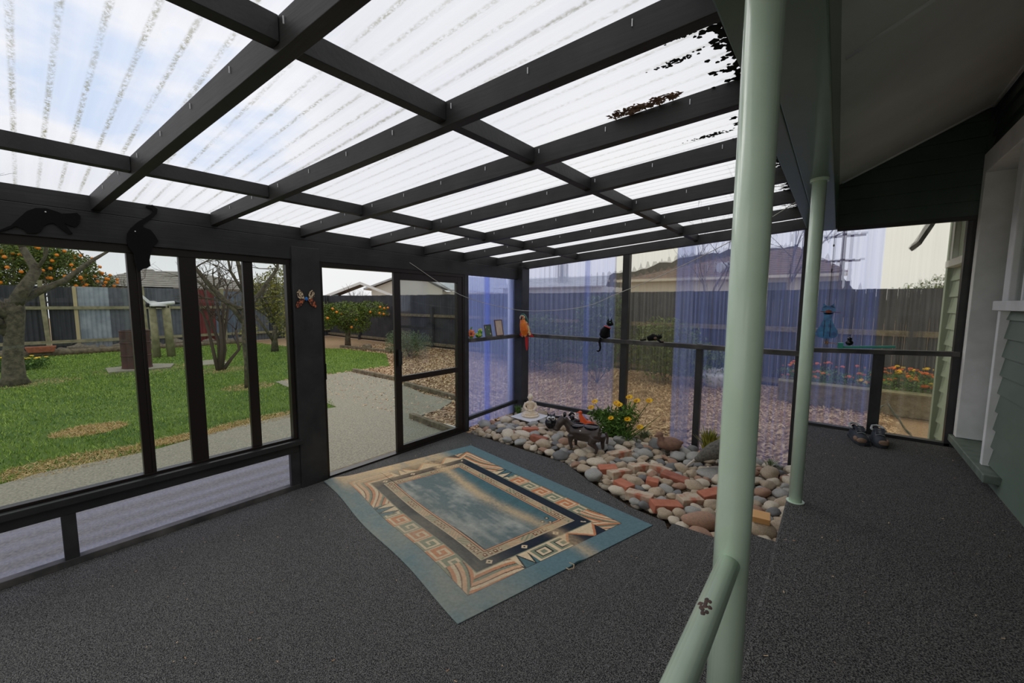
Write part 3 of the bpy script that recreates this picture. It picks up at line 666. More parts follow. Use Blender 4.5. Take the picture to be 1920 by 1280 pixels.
for z in (1.115,.03):
    bm=new_bm(); bx(bm,-20.2,6,FB-.06,FB,z,z+.10); obj('rail',bm,M['log'],t)
for x in (-17.2,-14.6,-12,-9.4,-6.8,-4.2,-1.6,1.0,3.6):
    bm=new_bm(); bx(bm,x,x+.1,FB-.15,FB-.05,-.05,1.5); obj('post',bm,M['darkboard'],t)
# ---- stones, logs along the iron fence
bm=new_bm(); tube(bm,[(-19.05,-3,.03),(-19.0,.2,.03),(-19.15,1.9,.02),(-19.2,2.4,.02)],.10,10); tag(obj('edging_log',bm,M['log'],smooth=True),'long log edging at the back of the lawn left of the drum','log')
bm=new_bm(); tube(bm,[(-19.2,2.6,.0),(-19.3,4.5,.0),(-19.1,6.2,.0)],.09,10); tag(obj('edging_log',bm,M['log'],smooth=True),'log edging at the back of the lawn behind the bare shrub','log')
M['rock']=mat('lichen_garden_rock',srgb(150,138,118),.9,col2=srgb(112,104,92),nscale=5,bump=(20,.8,.02))
random.seed(21)
def rockmesh(name,seed,m,sub=2,rough=.18):
    bm=new_bm(); ico(bm,(0,0,0),(1,1,1),sub)
    for v in bm.verts:
        n_=mnoise.noise(v.co*1.3+Vector((seed*7.1,seed*3.3,0))); v.co*=1+rough*n_*1.6
    me=bpy.data.meshes.new(name); bm.to_mesh(me); bm.free(); me.materials.append(m); me.shade_smooth(); return me
rocks=[rockmesh('garden_rock',k,M['rock'],2,.3) for k in range(4)]
y=-.4; k=0
while y<6.2:
    o=bpy.data.objects.new('garden_rock',rocks[k%4]); COL.objects.link(o)
    s_=random.uniform(.09,.19); o.scale=(s_*1.2,s_*1.4,s_*.8); o.location=(-19.45-random.random()*.25,y,.03+s_*.3); o.rotation_euler=(0,0,random.random()*6)
    tag(o,('rough garden rock under the iron fence left of the drum' if y<1.5 else ('rough garden rock under the iron fence behind the timber posts' if y<3.2 else ('rough garden rock under the red and grey iron behind the shrub' if y<5 else 'rough garden rock near the yellow-green bush tree'))),'rock','rocks under the iron fence'); y+=random.uniform(.22,.42); k+=1
t=thing('plant_trough','long terracotta trough by the fence behind the forked tree','planter',(-18.9,.36,.08),R(88))
bm=new_bm(); v=bx(bm,-.32,.32,-.12,.12,0,.18); v[0].co.x+=.06; v[3].co.x+=.06; v[1].co.x-=.06; v[2].co.x-=.06; obj('pot',bm,M['terra'],t,bevel=.015)

# ---- foliage helpers ----
def leaves(name,m,parent,blobs,n,size,asp=.45,shell=.45,up=.2):
    V=[];F=[]; tot=sum(b[1][0]*b[1][1]*b[1][2] for b in blobs)
    for (c,r) in blobs:
        for k in range(int(n*r[0]*r[1]*r[2]/tot)):
            d=Vector((random.gauss(0,1),random.gauss(0,1),random.gauss(0,1))).normalized(); q=(shell+(1-shell)*random.random())
            p=Vector((c[0]+d.x*r[0]*q,c[1]+d.y*r[1]*q,c[2]+d.z*r[2]*q))
            a=Vector((random.gauss(0,1),random.gauss(0,1),random.gauss(0,1)+up)).normalized(); b=a.cross(Vector((random.gauss(0,1),random.gauss(0,1),random.gauss(0,1)))).normalized()
            L=size*random.uniform(.6,1.3); W=L*asp; i=len(V)
            V+=[tuple(p),tuple(p+a*L*.5+b*W*.5),tuple(p+a*L),tuple(p+a*L*.5-b*W*.5)]; F.append((i,i+1,i+2,i+3))
    return mesh_from(name,V,F,m,parent)
def branchy(bm,p,d,L,r,depth,spread=.6,n=6,up=.15,sub=(2,3),decay=.68,seg=4):
    pts=[Vector(p)]; dd=Vector(d).normalized(); rads=[r]
    for i in range(seg):
        dd=(dd+Vector((random.gauss(0,.13),random.gauss(0,.13),random.gauss(0,.10)+up*.12))).normalized()
        pts.append(pts[-1]+dd*L/seg); rads.append(r*(1-.45*(i+1)/seg))
    tube(bm,pts,rads,n)
    if depth>0:
        for k in range(random.randint(*sub)):
            q=pts[random.randint(max(1,seg-2),seg)]
            nd=(dd+Vector((random.gauss(0,spread),random.gauss(0,spread),random.gauss(0,spread*.5)+up))).normalized()
            branchy(bm,q,nd,L*decay*random.uniform(.8,1.2),r*.52,depth-1,spread,max(4,n-1),up,sub,decay,seg)
# forked bare tree on the left
random.seed(4)
t=thing('bare_tree','thick trunked leafless tree with forked limbs at the left edge of the lawn','tree',(-13.03,-.15,-.06))
bm=new_bm(); tube(bm,[(0,0,-.02),(0,.0,.15),(0,.02,.6),(0,.08,1.15),(0,.1,1.5),(0,.12,1.75)],[.24,.17,.14,.135,.15,.13],12)
obj('trunk',bm,M['bark'],t,smooth=True)
bm=new_bm()
for (pts,r) in (([(0,.1,1.35),(0,-.1,1.6),(0,-.3,1.95),(.1,-.5,2.3)],[.13,.11,.10,.07]),([(0,.1,1.6),(.1,.25,1.95),(0,.45,2.35),(-.1,.3,2.8)],[.13,.11,.09,.06]),([(0,.15,1.7),(0,.5,1.95),(.05,.82,2.15),(0,1.25,2.6),(0,1.6,2.9)],[.09,.07,.055,.04,.02]),([(0,-.05,1.2),(.1,-.35,1.55),(.2,-.8,1.8)],[.10,.08,.06]),([(0,.05,1.0),(0,-.25,1.3),(.1,-.6,1.45)],[.09,.07,.05])):
    tube(bm,pts,r,8)
    branchy(bm,pts[-1],Vector(pts[-1])-Vector(pts[-2]),.7,r[-1]*.9,4,.5,5,.3)
    branchy(bm,pts[-2],Vector((random.gauss(0,.3),random.gauss(0,.6),.8)),.6,r[-1]*.6,3,.5,5,.3)
obj('branches',bm,M['bark'],t,smooth=True)
# second tree (slim trunk near the third mullion)
t=thing('bare_tree','slim leafless fruit tree with long sideways branches, nearest the window','tree',(-9.15,2.84,-.06))
bm=new_bm(); tube(bm,[(0,0,0),(0,.0,.5),(0,-.02,1.0),(0,-.01,1.4),(0,.02,1.9),(0,-.05,2.4),(-.1,-.1,2.8)],[.085,.065,.06,.058,.05,.04,.02],10); obj('trunk',bm,M['bark'],t,smooth=True)
bm=new_bm(); random.seed(8)
for pts,r in (([(0,-.02,1.3),(-.07,-.15,1.57),(-.15,-.45,1.95),(-.2,-.7,2.35),(-.2,-.9,2.6)],[.05,.048,.045,.035,.02]),([(0,0,1.55),(-.1,-.35,1.75),(-.1,-.75,2.15)],[.035,.03,.02]),([(0,0,1.4),(.04,.2,1.8),(.18,.57,2.4),(.2,.6,2.7)],[.04,.038,.03,.02]),([(0,0,1.9),(.0,-.2,2.3),(0,-.25,2.7)],[.03,.025,.015])):
    tube(bm,pts,r,7)
    for q in range(1,len(pts)):
        for _ in range(3): branchy(bm,pts[q],Vector((random.gauss(0,.5),random.gauss(0,.7),random.random()*1.2)),.42,r[q]*.4,2,.6,4,.1)
obj('branches',bm,M['bark'],t,smooth=True)
# multi-stem shrub
t=thing('bare_shrub','leafless multi-stemmed shrub growing in the middle of the lawn','shrub',(-12.0,3.1,-.06))
bm=new_bm(); random.seed(15)
for pts in ([(0,-.04,0),(0,-.1,.45),(0,-.16,.9),(0,-.25,1.4),(.1,-.5,1.9)],[(0,.02,0),(.1,.05,.6),(.05,.06,1.2),(0,.02,1.8)],[(0,.05,0),(-.1,.12,.6),(0,.2,1.2),(0,.3,1.8)],[(0,.08,0),(0,.25,.25),(.1,.42,.5),(0,.4,1.0)],[(0,0,0),(0,.02,.7),(-.1,-.1,1.3),(0,-.2,2)],[(0,.03,0),(0,.14,.5),(0,.12,1.3),(0,.28,2.1)]):
    tube(bm,pts,[.045-.006*i for i in range(len(pts))],7)
    for q in range(2,len(pts)):
        for _ in range(3): branchy(bm,pts[q],Vector((random.gauss(0,.5),random.gauss(0,.6),1)),.45,.013,2,.45,4,.25)
obj('stems',bm,M['twig'],t,smooth=True)
# yellow-green bush tree
t=thing('bush_tree','yellow-green leafy bush tree on short trunk beside the dark post','tree',(-15.14,5.55,-.06))
bm=new_bm(); tube(bm,[(0,0,0),(0,0,.5),(0,.05,.9)],[.13,.09,.06],8); tube(bm,[(0,0,.3),(.1,-.3,.8),(.1,-.6,1.3)],[.05,.04,.03],6); tube(bm,[(0,0,.4),(.1,.3,.9),(.1,.45,1.4)],[.05,.04,.03],6); 
for _ in range(8): branchy(bm,(0,0,1.0),Vector((random.gauss(0,.5),random.gauss(0,.6),1)),.9,.03,2,.45,4,.3)
obj('trunk',bm,M['bark'],t,smooth=True)
leaves('foliage',M['leaf_yellow'],t,[((0,.25,1.5),(.6,.55,.8)),((0,-.2,2.0),(.6,.65,.7)),((0,.35,2.45),(.6,.6,.6)),((0,-.75,.75),(.3,.3,.3)),((0,.4,.75),(.3,.35,.35))],5200,.085)
# citrus trees
def citrus(label,loc,blobs,nl,size,nfr,fr,seed,trunk):
    random.seed(seed); t=thing('orange_tree',label,'tree',loc)
    bm=new_bm(); tube(bm,[(0,0,0),(0,0,trunk*.5),(.05,.05,trunk)],[.12,.1,.07],8)
    for _ in range(5): branchy(bm,(0,0,trunk*.8),Vector((random.gauss(0,.6),random.gauss(0,.6),.7)),trunk*.6,.04,2,.4,4,.2)
    obj('trunk',bm,M['bark'],t,smooth=True)
    leaves('foliage',M['leaf_citrus'],t,blobs,nl,size,shell=.55)
    fm=None
    for k in range(nfr):
        c,r=random.choice(blobs); d=Vector((abs(random.gauss(0,1))*1.3+.3,random.gauss(0,1),random.gauss(0,.9))).normalized()
        p=(c[0]+d.x*r[0]*1.02,c[1]+d.y*r[1]*1.02,c[2]+d.z*r[2]*1.02)
        if fm is None:
            bm=new_bm(); ico(bm,(0,0,0),(fr,fr,fr*.95),2); o=obj('orange',bm,M['orange'],t,smooth=True); fm=o.data
        else: o=bpy.data.objects.new('orange',fm); COL.objects.link(o); o.parent=t
        o.location=p
citrus('tall orange tree heavy with fruit rising behind the iron fence',(-24.0,.2,G),[((0,-.3,3.0),(1.3,1.3,.95)),((0,1.1,2.9),(1.1,1.0,.85)),((0,2.0,2.5),(.6,.6,.4)),((0,-1.6,3.1),(1.2,1.2,1.0)),((0,.4,3.4),(1.0,1.0,.55))],26000,.11,98,.062,1,1.8)
citrus('low spreading orange tree with fruit seen through the open door',(-14.9,8.1,G),[((0,0,1.25),(.8,1.0,.5)),((.2,.9,1.5),(.5,.75,.28)),((0,-.9,1.2),(.6,.6,.55)),((0,.3,.8),(.6,.7,.35)),((.3,1.2,1.3),(.4,.5,.22))],8500,.085,13,.05,2,.8)
# grey-green bush by the fence (door) and others
def bush(name,label,cat,loc,m,blobs,n,size,asp=.45,seed=1,stem=True,grp=None):
    random.seed(seed); t=thing(name,label,cat,loc,group=grp)
    if stem:
        bm=new_bm(); zc=blobs[0][0][2]
        for _ in range(7): branchy(bm,(0,0,0),Vector((random.gauss(0,.4),random.gauss(0,.4),1)),zc*.9,.012,2,.35,4,.3)
        obj('stems',bm,M['twig'],t)
    leaves('foliage',m,t,blobs,n,size,asp,shell=.25,up=.6); return t
bush('lavender_bush','rounded grey-green bush in front of the dark board fence','bush',(-10.5,7.75,-.06),M['leaf_grey'],[((0,0,.42),(.85,.75,.42)),((-.2,-.3,.6),(.4,.35,.3))],6500,.07,.2,31)
bm=new_bm(); bx(bm,-.02,.02,-.07,.07,0,.45); o=obj('marker_board',bm,mat('reddish_upright_board',srgb(128,84,66),.8)); o.location=(-11.3,8.4,-.07); tag(o,'small reddish upright board standing beside the grey-green bush','board')
for (x,y),lb in (((-13.2,7.9),'sawn log block lying in the bark bed below the orange tree'),((-11.9,8.0),'second sawn log block left of the grey-green bush')):
    bm=new_bm(); tube(bm,[(0,-.16,.1),(0,.16,.1)],.11,10); o=obj('log_block',bm,M['log'],smooth=False); o.location=(x,y,-.06); o.rotation_euler=(0,0,.4); tag(o,lb,'log')
bush('hedge_bush','broad dark green shrub outside the blue plastic wall, left one','bush',(-5.9,8.5,-.06),M['leaf_dark'],[((0,0,.75),(1.0,.6,.75)),((-.9,.3,.7),(.6,.5,.6))],6500,.09,seed=41)
bush('hedge_bush','tall dark green shrub outside the back wall behind the black cat','bush',(-4.0,7.9,-.06),M['leaf_dark'],[((0,0,1.05),(.62,.5,.85)),((.2,.1,1.6),(.4,.35,.35))],6500,.09,seed=42)
bush('hedge_bush','yellowish green shrub outside the clear plastic of the back wall','bush',(-2.9,8.9,-.06),M['leaf_citrus'],[((0,0,.75),(.9,.5,.7)),((.7,.2,.5),(.6,.4,.45))],5500,.09,seed=43)
bush('hedge_bush','low green plants behind the corner rail outside the left wall','bush',(-8.0,9.3,-.06),M['leaf_citrus'],[((0,0,.55),(1.0,.45,.5))],4000,.08,seed=44)
# swan-edged white planter outside
t=thing('swan_planter','white oval planter with scalloped rim outside the back wall','planter',(-1.95,9.2,-.06))
bm=new_bm()
for k in range(22):
    a=k/22*2*math.pi; bx(bm,.30*math.cos(a)-.035,.30*math.cos(a)+.035,.22*math.sin(a)-.03,.22*math.sin(a)+.03,.22,.40+.03*(k%2))
obj('rim',bm,M['white'],t,bevel=.01)
bm=new_bm(); lathe(bm,[(.16,0),(.2,.1),(.30,.24),(.29,.30)],20); obj('bowl',bm,M['white'],t,smooth=True)
leaves('foliage',M['leaf_dark'],t,[((0,0,.5),(.26,.2,.16))],500,.07)
# raised marigold bed
t=thing('raised_bed','raised timber bed of orange marigolds outside the deck end wall','planter',(.55,8.9,-.06))
bm=new_bm(); bx(bm,-1.3,2.0,-.35,-.28,0,.36); bx(bm,-1.3,-1.23,-.28,.5,0,.36); obj('bed_frame',bm,M['log'],t,bevel=.01)
bm=new_bm(); bx(bm,-1.3,2.0,-.37,-.26,.36,.395); obj('bed_cap',bm,M['fencewood'],t,bevel=.006)
bm=new_bm(); bx(bm,-1.23,2.0,-.28,.5,.0,.33); obj('soil',bm,M['soil'],t)
random.seed(6)
leaves('marigold_leaves',M['leaf_daisy'],t,[((-.8,.05,.45),(.6,.3,.16)),((.4,.05,.48),(.8,.3,.2)),((1.3,.1,.5),(.6,.3,.2))],2600,.06)
fm=None
for k in range(95):
    x=random.choice([random.gauss(.75,.38),random.uniform(-1.2,1.5)]); y=random.uniform(-.25,.25); z=random.uniform(.42,.74)
    if fm is None:
        bm=new_bm(); ell(bm,(0,0,0),(.034,.034,.018),None,8,5); o=obj('marigold_flower',bm,M['daisyred'],t); fm=o.data
        bm=new_bm(); ell(bm,(0,0,0),(.034,.034,.018),None,8,5); bmesh.ops.recalc_face_normals(bm,faces=bm.faces); fm2=bpy.data.meshes.new('marigold_flower_yellow'); bm.to_mesh(fm2); bm.free(); fm2.materials.append(M['daisy'])
    else: o=bpy.data.objects.new('marigold_flower',fm if random.random()<.75 else fm2); COL.objects.link(o); o.parent=t
    o.location=(x,y,z)
# yellow flowers at the far left of the lawn
t=thing('daisy_clump','clump of yellow daisies at the lawn edge left of the forked tree','flowers',(-15.7,-.25,-.06)); random.seed(9)
leaves('foliage',M['leaf_daisy'],t,[((0,0,.14),(.4,.75,.2))],1500,.08)
for k in range(26):
    bm=new_bm(); ell(bm,(0,0,0),(.04,.04,.015),None,8,4); o=obj('flower',bm,M['daisy'],t); o.location=(random.uniform(0,.35),random.uniform(-.6,.65),.25+random.random()*.12)
# garden hose loop by the house
bm=new_bm(); tube(bm,[(.30,5.6,.25),(.42,5.6,.62),(.46,5.6,.66),(.56,5.55,.50),(.68,5.5,.32),(.74,5.45,.15),(.73,5.4,-.04)],.009,8); tag(obj('garden_hose',bm,mat('grey_green_hose',srgb(120,128,112),.5),smooth=True),'grey-green hose looping up beside the house wall outside','hose')
# rusty drum on slab
t=thing('oil_drum','rusty maroon steel drum on a flat slab on the lawn','drum',(-13.85,1.83,-.03))
bm=new_bm(); R0=.29; prof=[(R0,0)]
for z in (.02,.32,.63,.93): prof+=[(R0,z-.02),(R0+.013,z),(R0,z+.02)]
prof=[(R0+.01,0),(R0+.01,.02),(R0,.03),(R0,.30),(R0+.013,.32),(R0,.34),(R0,.63),(R0+.013,.65),(R0,.67),(R0,.92),(R0+.012,.93),(R0+.012,.95),(R0-.015,.95),(R0-.015,.1)]
lathe(bm,prof,28); obj('barrel',bm,M['rustdrum'],t,smooth=False)
bm=new_bm(); extr(bm,[(-.5,-.55),(.45,-.6),(.5,.55),(-.2,.75),(-.55,.4)],-.035,0,'z'); o=obj('paving_slab',bm,M['concrete']); o.location=(-13.85,1.85,-.03); tag(o,'broken flat concrete slab under the rusty drum','slab')
bm=new_bm(); extr(bm,[(-.6,-.3),(.5,-.35),(.55,.35),(-.5,.4)],-.03,.012,'z'); o=obj('paving_slab',bm,M['concrete']); o.location=(-13.7,3.27,-.055); tag(o,'flat concrete slab set in the lawn behind the bare shrub','slab')
# wooden posts carrying a white model spacecraft
bm=new_bm(); tube(bm,[(0,0,0),(0,-.03,1.56)],[.10,.085],12); o=obj('garden_post',bm,M['fencewood'],smooth=True); o.location=(-16.04,2.58,-.06); tag(o,'round timber post left of the pair under the white model','post')
bm=new_bm(); tube(bm,[(0,0,0),(0,-.05,1.66)],[.11,.10],12); o=obj('garden_post',bm,M['fencewood'],smooth=True); o.location=(-16.05,2.92,-.06); tag(o,'thicker round timber post right of the pair under the white model','post')
t=thing('model_spacecraft','white model winged spacecraft with black nose mounted on the timber posts','model',(-15.98,2.52,1.57),scale=.82)
bm=new_bm(); tube(bm,[(0,-.05,-.04),(0,.05,-.02),(0,.45,.03),(0,.68,.06)],[.05,.075,.07,.062],14); obj('fuselage',bm,M['white'],t,smooth=True)
bm=new_bm(); tube(bm,[(0,.68,.06),(0,.78,.055),(0,.86,.04)],[.063,.045,.012],14); obj('nose',bm,M['black'],t,smooth=True)
bm=new_bm(); extr(bm,[(-.02,.02),(.30,.04),(.10,.12),(-.02,.12),(-.28,.42),(-.34,.40),(-.10,.06)],-.012,.012,'x'); obj('tail_fin',bm,M['white'],t)
bm=new_bm(); extr(bm,[(-.38,-.05),(.38,-.05),(.1,.35),(0,.5),(-.1,.35)],-.07,-.045,'z'); obj('wing',bm,M['white'],t)
bm=new_bm(); tube(bm,[(0,-.14,-.06),(0,-.05,-.04)],[.06,.05],10); tube(bm,[(.05,-.13,.0),(.05,-.05,.0)],.03,8); bx(bm,-.03,.03,.0,.5,-.13,-.06); obj('engine',bm,M['black'],t)

# ---- houses beyond the fences ----
M['tile']=mat('grey_brown_roof_tile',srgb(128,122,112),.8,col2=srgb(146,140,130),nscale=3)
M['tilebrown']=mat('brown_roof_tile',srgb(134,110,98),.8,col2=srgb(112,94,86),nscale=3)
M['ironroof']=mat('pale_iron_roof',srgb(196,198,200),.5,col2=srgb(176,178,182),nscale=2)
M['shedroof']=mat('brown_shed_roof',srgb(122,112,104),.7)
M['bluewall']=mat('pale_blue_shed_board',srgb(150,182,196),.6)
M['creamwall']=mat('cream_house_wall',srgb(214,208,194),.7)
M['hill']=mat('distant_pine_forest',srgb(96,92,88),.95,col2=srgb(74,76,72),nscale=.3)
def stepped_slope(bm,e0,e1,r0,r1,n,lip=.03):
    """roof plane from eave e0-e1 to ridge r0-r1 as n overlapping courses"""
    e0,e1,r0,r1=map(Vector,(e0,e1,r0,r1))
    for i in range(n):
        a,b=i/n,(i+1)/n; L=Vector((0,0,lip))
        p=[e0.lerp(r0,a),e1.lerp(r1,a),e1.lerp(r1,b),e0.lerp(r0,b)]
        v=[bm.verts.new(q) for q in (p[0]+L,p[1]+L,p[2]+L*.1,p[3]+L*.1,p[0]-L,p[1]-L,p[2]-L,p[3]-L)]
        for f in ((0,1,2,3),(7,6,5,4),(0,4,5,1),(1,5,6,2),(2,6,7,3),(3,7,4,0)): bm.faces.new([v[j] for j in f])
t=thing('hip_roof_house','house with grey tiled hip roof behind the iron fence','house')
bm=new_bm(); stepped_slope(bm,(-27,1.6,2.35),(-27,10.5,2.35),(-29.6,4.2,3.3),(-29.6,6.6,3.38),9); stepped_slope(bm,(-27,1.6,2.35),(-27,5.2,2.35),(-29.8,4.6,3.42),(-29.8,4.9,3.42),9); obj('roof',bm,M['tile'],t)
bm=new_bm(); bx(bm,-33,-27.6,2.2,10,-.05,2.35); obj('walls',bm,M['creamwall'],t)
bm=new_bm(); stepped_slope(bm,(-27,8.0,2.3),(-27,13,2.3),(-29.2,9.6,2.85),(-29.2,12,2.9),6); obj('side_roof',bm,M['tile'],t)
# gabled shed: gable end seen through the open door
t=thing('garden_shed','shed with brown gable roof and open pale blue front beyond the board fence','shed')
ax=Vector((-22.55,12.65,0)); 
def shedp(a,b,z): # a across gable, b depth
    u=Vector((.60,.80,0)); d=Vector((-.80,.60,0)); p=ax+u*a+d*b; return (p.x,p.y,z)
L0,Rr=-1.25,2.25; pk=.5
bm=new_bm()
for (a0,z0_,a1,z1_) in ((L0-.25,1.95,pk,2.78),(Rr+.55,1.88,pk,2.78)):
    hexa(bm,[shedp(a0,-.4,z0_),shedp(a1,-.4,z1_),shedp(a1,3,z1_),shedp(a0,3,z0_),shedp(a0,-.4,z0_+.07),shedp(a1,-.4,z1_+.07),shedp(a1,3,z1_+.07),shedp(a0,3,z0_+.07)])
obj('roof',bm,M['shedroof'],t)
bm=new_bm()
for (a0,z0_,a1,z1_) in ((L0-.25,1.95,pk,2.78),(Rr+.55,1.88,pk,2.78)):
    hexa(bm,[shedp(a0,-.45,z0_-.08),shedp(a1,-.45,z1_-.08),shedp(a1,-.40,z1_-.08),shedp(a0,-.40,z0_-.08),shedp(a0,-.45,z0_+.08),shedp(a1,-.45,z1_+.08),shedp(a1,-.40,z1_+.08),shedp(a0,-.40,z0_+.08)])
obj('barge_board',bm,M['white'],t)
bm=new_bm()
for a0,a1 in ((L0,L0+.45),(Rr-.35,Rr)): hexa(bm,[shedp(a0,0,0),shedp(a1,0,0),shedp(a1,.1,0),shedp(a0,.1,0),shedp(a0,0,2.1),shedp(a1,0,2.1),shedp(a1,.1,2.1),shedp(a0,.1,2.1)])
obj('front_panel',bm,M['bluewall'],t)
bm=new_bm(); hexa(bm,[shedp(L0,2.9,0),shedp(Rr,2.9,0),shedp(Rr,3,0),shedp(L0,3,0),shedp(L0,2.9,2.1),shedp(Rr,2.9,2.1),shedp(Rr,3,2.1),shedp(L0,3,2.1)])
hexa(bm,[shedp(L0,0,0),shedp(L0+.08,0,0),shedp(L0+.08,3,0),shedp(L0,3,0),shedp(L0,0,2.1),shedp(L0+.08,0,2.1),shedp(L0+.08,3,2.1),shedp(L0,3,2.1)]); obj('back_walls',bm,M['darkboard'],t)
# white house
t=thing('white_house','white gabled house with pale iron roof beyond the board fence','house')
wx=Vector((-21.2,15.6,0)); u=Vector((.7,.71,0)); d=Vector((-.71,.7,0))
def hp(a,b,z): p=wx*1.2+u*a*1.2+d*b*1.0; return (p.x,p.y,(1.67+(z-1.67)*1.2) if z>.5 else z)
bm=new_bm(); bm.faces.new([bm.verts.new(q) for q in (hp(-2.2,0,0),hp(2.2,0,0),hp(2.2,0,2.5),hp(.3,0,3.5),hp(-2.2,0,2.5))]); g=bmesh.ops.extrude_face_region(bm,geom=bm.faces[:]); bmesh.ops.translate(bm,verts=[v for v in g['geom'] if isinstance(v,bmesh.types.BMVert)],vec=d*5)
obj('walls',bm,M['creamwall'],t)
bm=new_bm()
for a0,z0_,a1,z1_ in ((-2.6,2.42,.3,3.55),(2.7,2.42,.3,3.55)): hexa(bm,[hp(a0,-.4,z0_),hp(a1,-.4,z1_),hp(a1,5,z1_),hp(a0,5,z0_),hp(a0,-.4,z0_+.1),hp(a1,-.4,z1_+.1),hp(a1,5,z1_+.1),hp(a0,5,z0_+.1)])
hexa(bm,[hp(1.6,.5,2.5),hp(6.5,.5,2.2),hp(6.5,3,3.3),hp(.6,3,3.5),hp(1.6,.5,2.58),hp(6.5,.5,2.28),hp(6.5,3,3.38),hp(.6,3,3.58)])
obj('roof',bm,M['ironroof'],t)
bm=new_bm(); hexa(bm,[hp(1.8,.6,0),hp(6.5,.6,0),hp(6.5,3,0),hp(1.8,3,0),hp(1.8,.6,2.4),hp(6.5,.6,2.25),hp(6.5,3,2.25),hp(1.8,3,2.4)]); obj('wing_walls',bm,M['creamwall'],t)
# blue-walled side: long house beyond the back wall
t=thing('tiled_house','long cream house with big brown tiled roof beyond the back fence','house')
bm=new_bm(); stepped_slope(bm,(-9.2,20.2,2.85),(.2,20.2,2.95),(-3.8,23.6,4.25),(-1.5,23.6,4.35),13,.035); obj('roof',bm,M['tilebrown'],t)
bm=new_bm(); bx(bm,-8.8,0,20.6,21,-.05,2.85); bx(bm,-9.2,.2,20.15,20.25,2.78,2.9); obj('walls',bm,M['creamwall'],t)
bm=new_bm()
for x in (-2.9,-.9): bx(bm,x,x+1.2,20.5,20.62,1.9,2.6)
obj('windows',bm,M['iron_grey'],t)
bm=new_bm(); tube(bm,[(-4.4,20.7,3.35),(-4.2,20.9,3.36)],.25,16); tube(bm,[(-4.0,20.9,3.35),(-3.9,21,3.36)],.18,12); obj('roof_dishes',bm,M['ironroof'],t)
# pale roofs seen through the left panes
t=thing('low_house','low pale house with chimney beyond the back fence at the far corner','house')
bm=new_bm(); bx(bm,-17,-10,20,24,-.05,2.6); obj('walls',bm,M['ironroof'],t)
bm=new_bm(); stepped_slope(bm,(-17.5,19.7,2.6),(-9.6,19.7,2.6),(-16.5,22,3.3),(-10.5,22,3.3),6); obj('roof',bm,M['ironroof'],t)
bm=new_bm(); bx(bm,-13.2,-12.7,20.6,21,2.8,4.0); obj('chimney',bm,M['ironroof'],t)
# pine hill
bm=new_bm(); random.seed(2); prev=None; prof=[]
for i in range(90):
    x=-62+i*1.1; z=float(np.interp(x,[-62,-47,-38,-30,-21.6,-12,-4,-1,2,7],[5.4,5.9,6.6,7.8,9.3,10.3,9.8,7,3,1.5]))
    prof.append((x,z+random.uniform(-.1,.55)))
extr(bm,[(prof[0][0],-1)]+prof+[(prof[-1][0],-1)],74,80,'y'); struct(obj('hill',bm,M['hill']))
# power pole
t=thing('power_pole','dark power pole with crossarms far beyond the back fence','pole',(-.02,20.8,-.05))
t.location=(.02,19.4,-.05)
bm=new_bm(); tube(bm,[(0,0,0),(0,0,5.2)],[.09,.06],8); obj('mast',bm,M['twig'],t); bm=new_bm(); bx(bm,-.6,.6,-.04,.04,4.2,4.27); bx(bm,-.5,.5,-.04,.04,3.3,3.37); obj('crossarm',bm,M['twig'],t)
# trees beyond the back fence
bush('hedge_bush','olive green tree top rising behind the fence near the house wall','tree',(2.15,14.2,-.06),M['leaf_citrus'],[((0,0,1.9),(1.1,.6,.55)),((.7,0,2.1),(.8,.6,.5)),((-.9,0,1.6),(.6,.5,.4))],5000,.1,seed=51)
def baretree(label,loc,h,seed):
    random.seed(seed); t=thing('bare_tree',label,'tree',loc); bm=new_bm()
    branchy(bm,(0,0,0),(0,0,1),h*.5,.06,4,.45,5,.35,(3,4),.72); obj('branches',bm,M['twig'],t)
baretree('thin bare tree behind the iron fence beside the tall orange tree',(-22.5,2.9,G),2.6,61)
baretree('tall bare tree beyond the back fence above the tiled roof',(-3.3,14.5,G),4.6,62)
baretree('bare tree beyond the back fence near the green poles',(-1.0,14.0,G),4.8,63)
baretree('small bare tree beyond the shed roof',(-20.9,12.2,G),2.2,64)

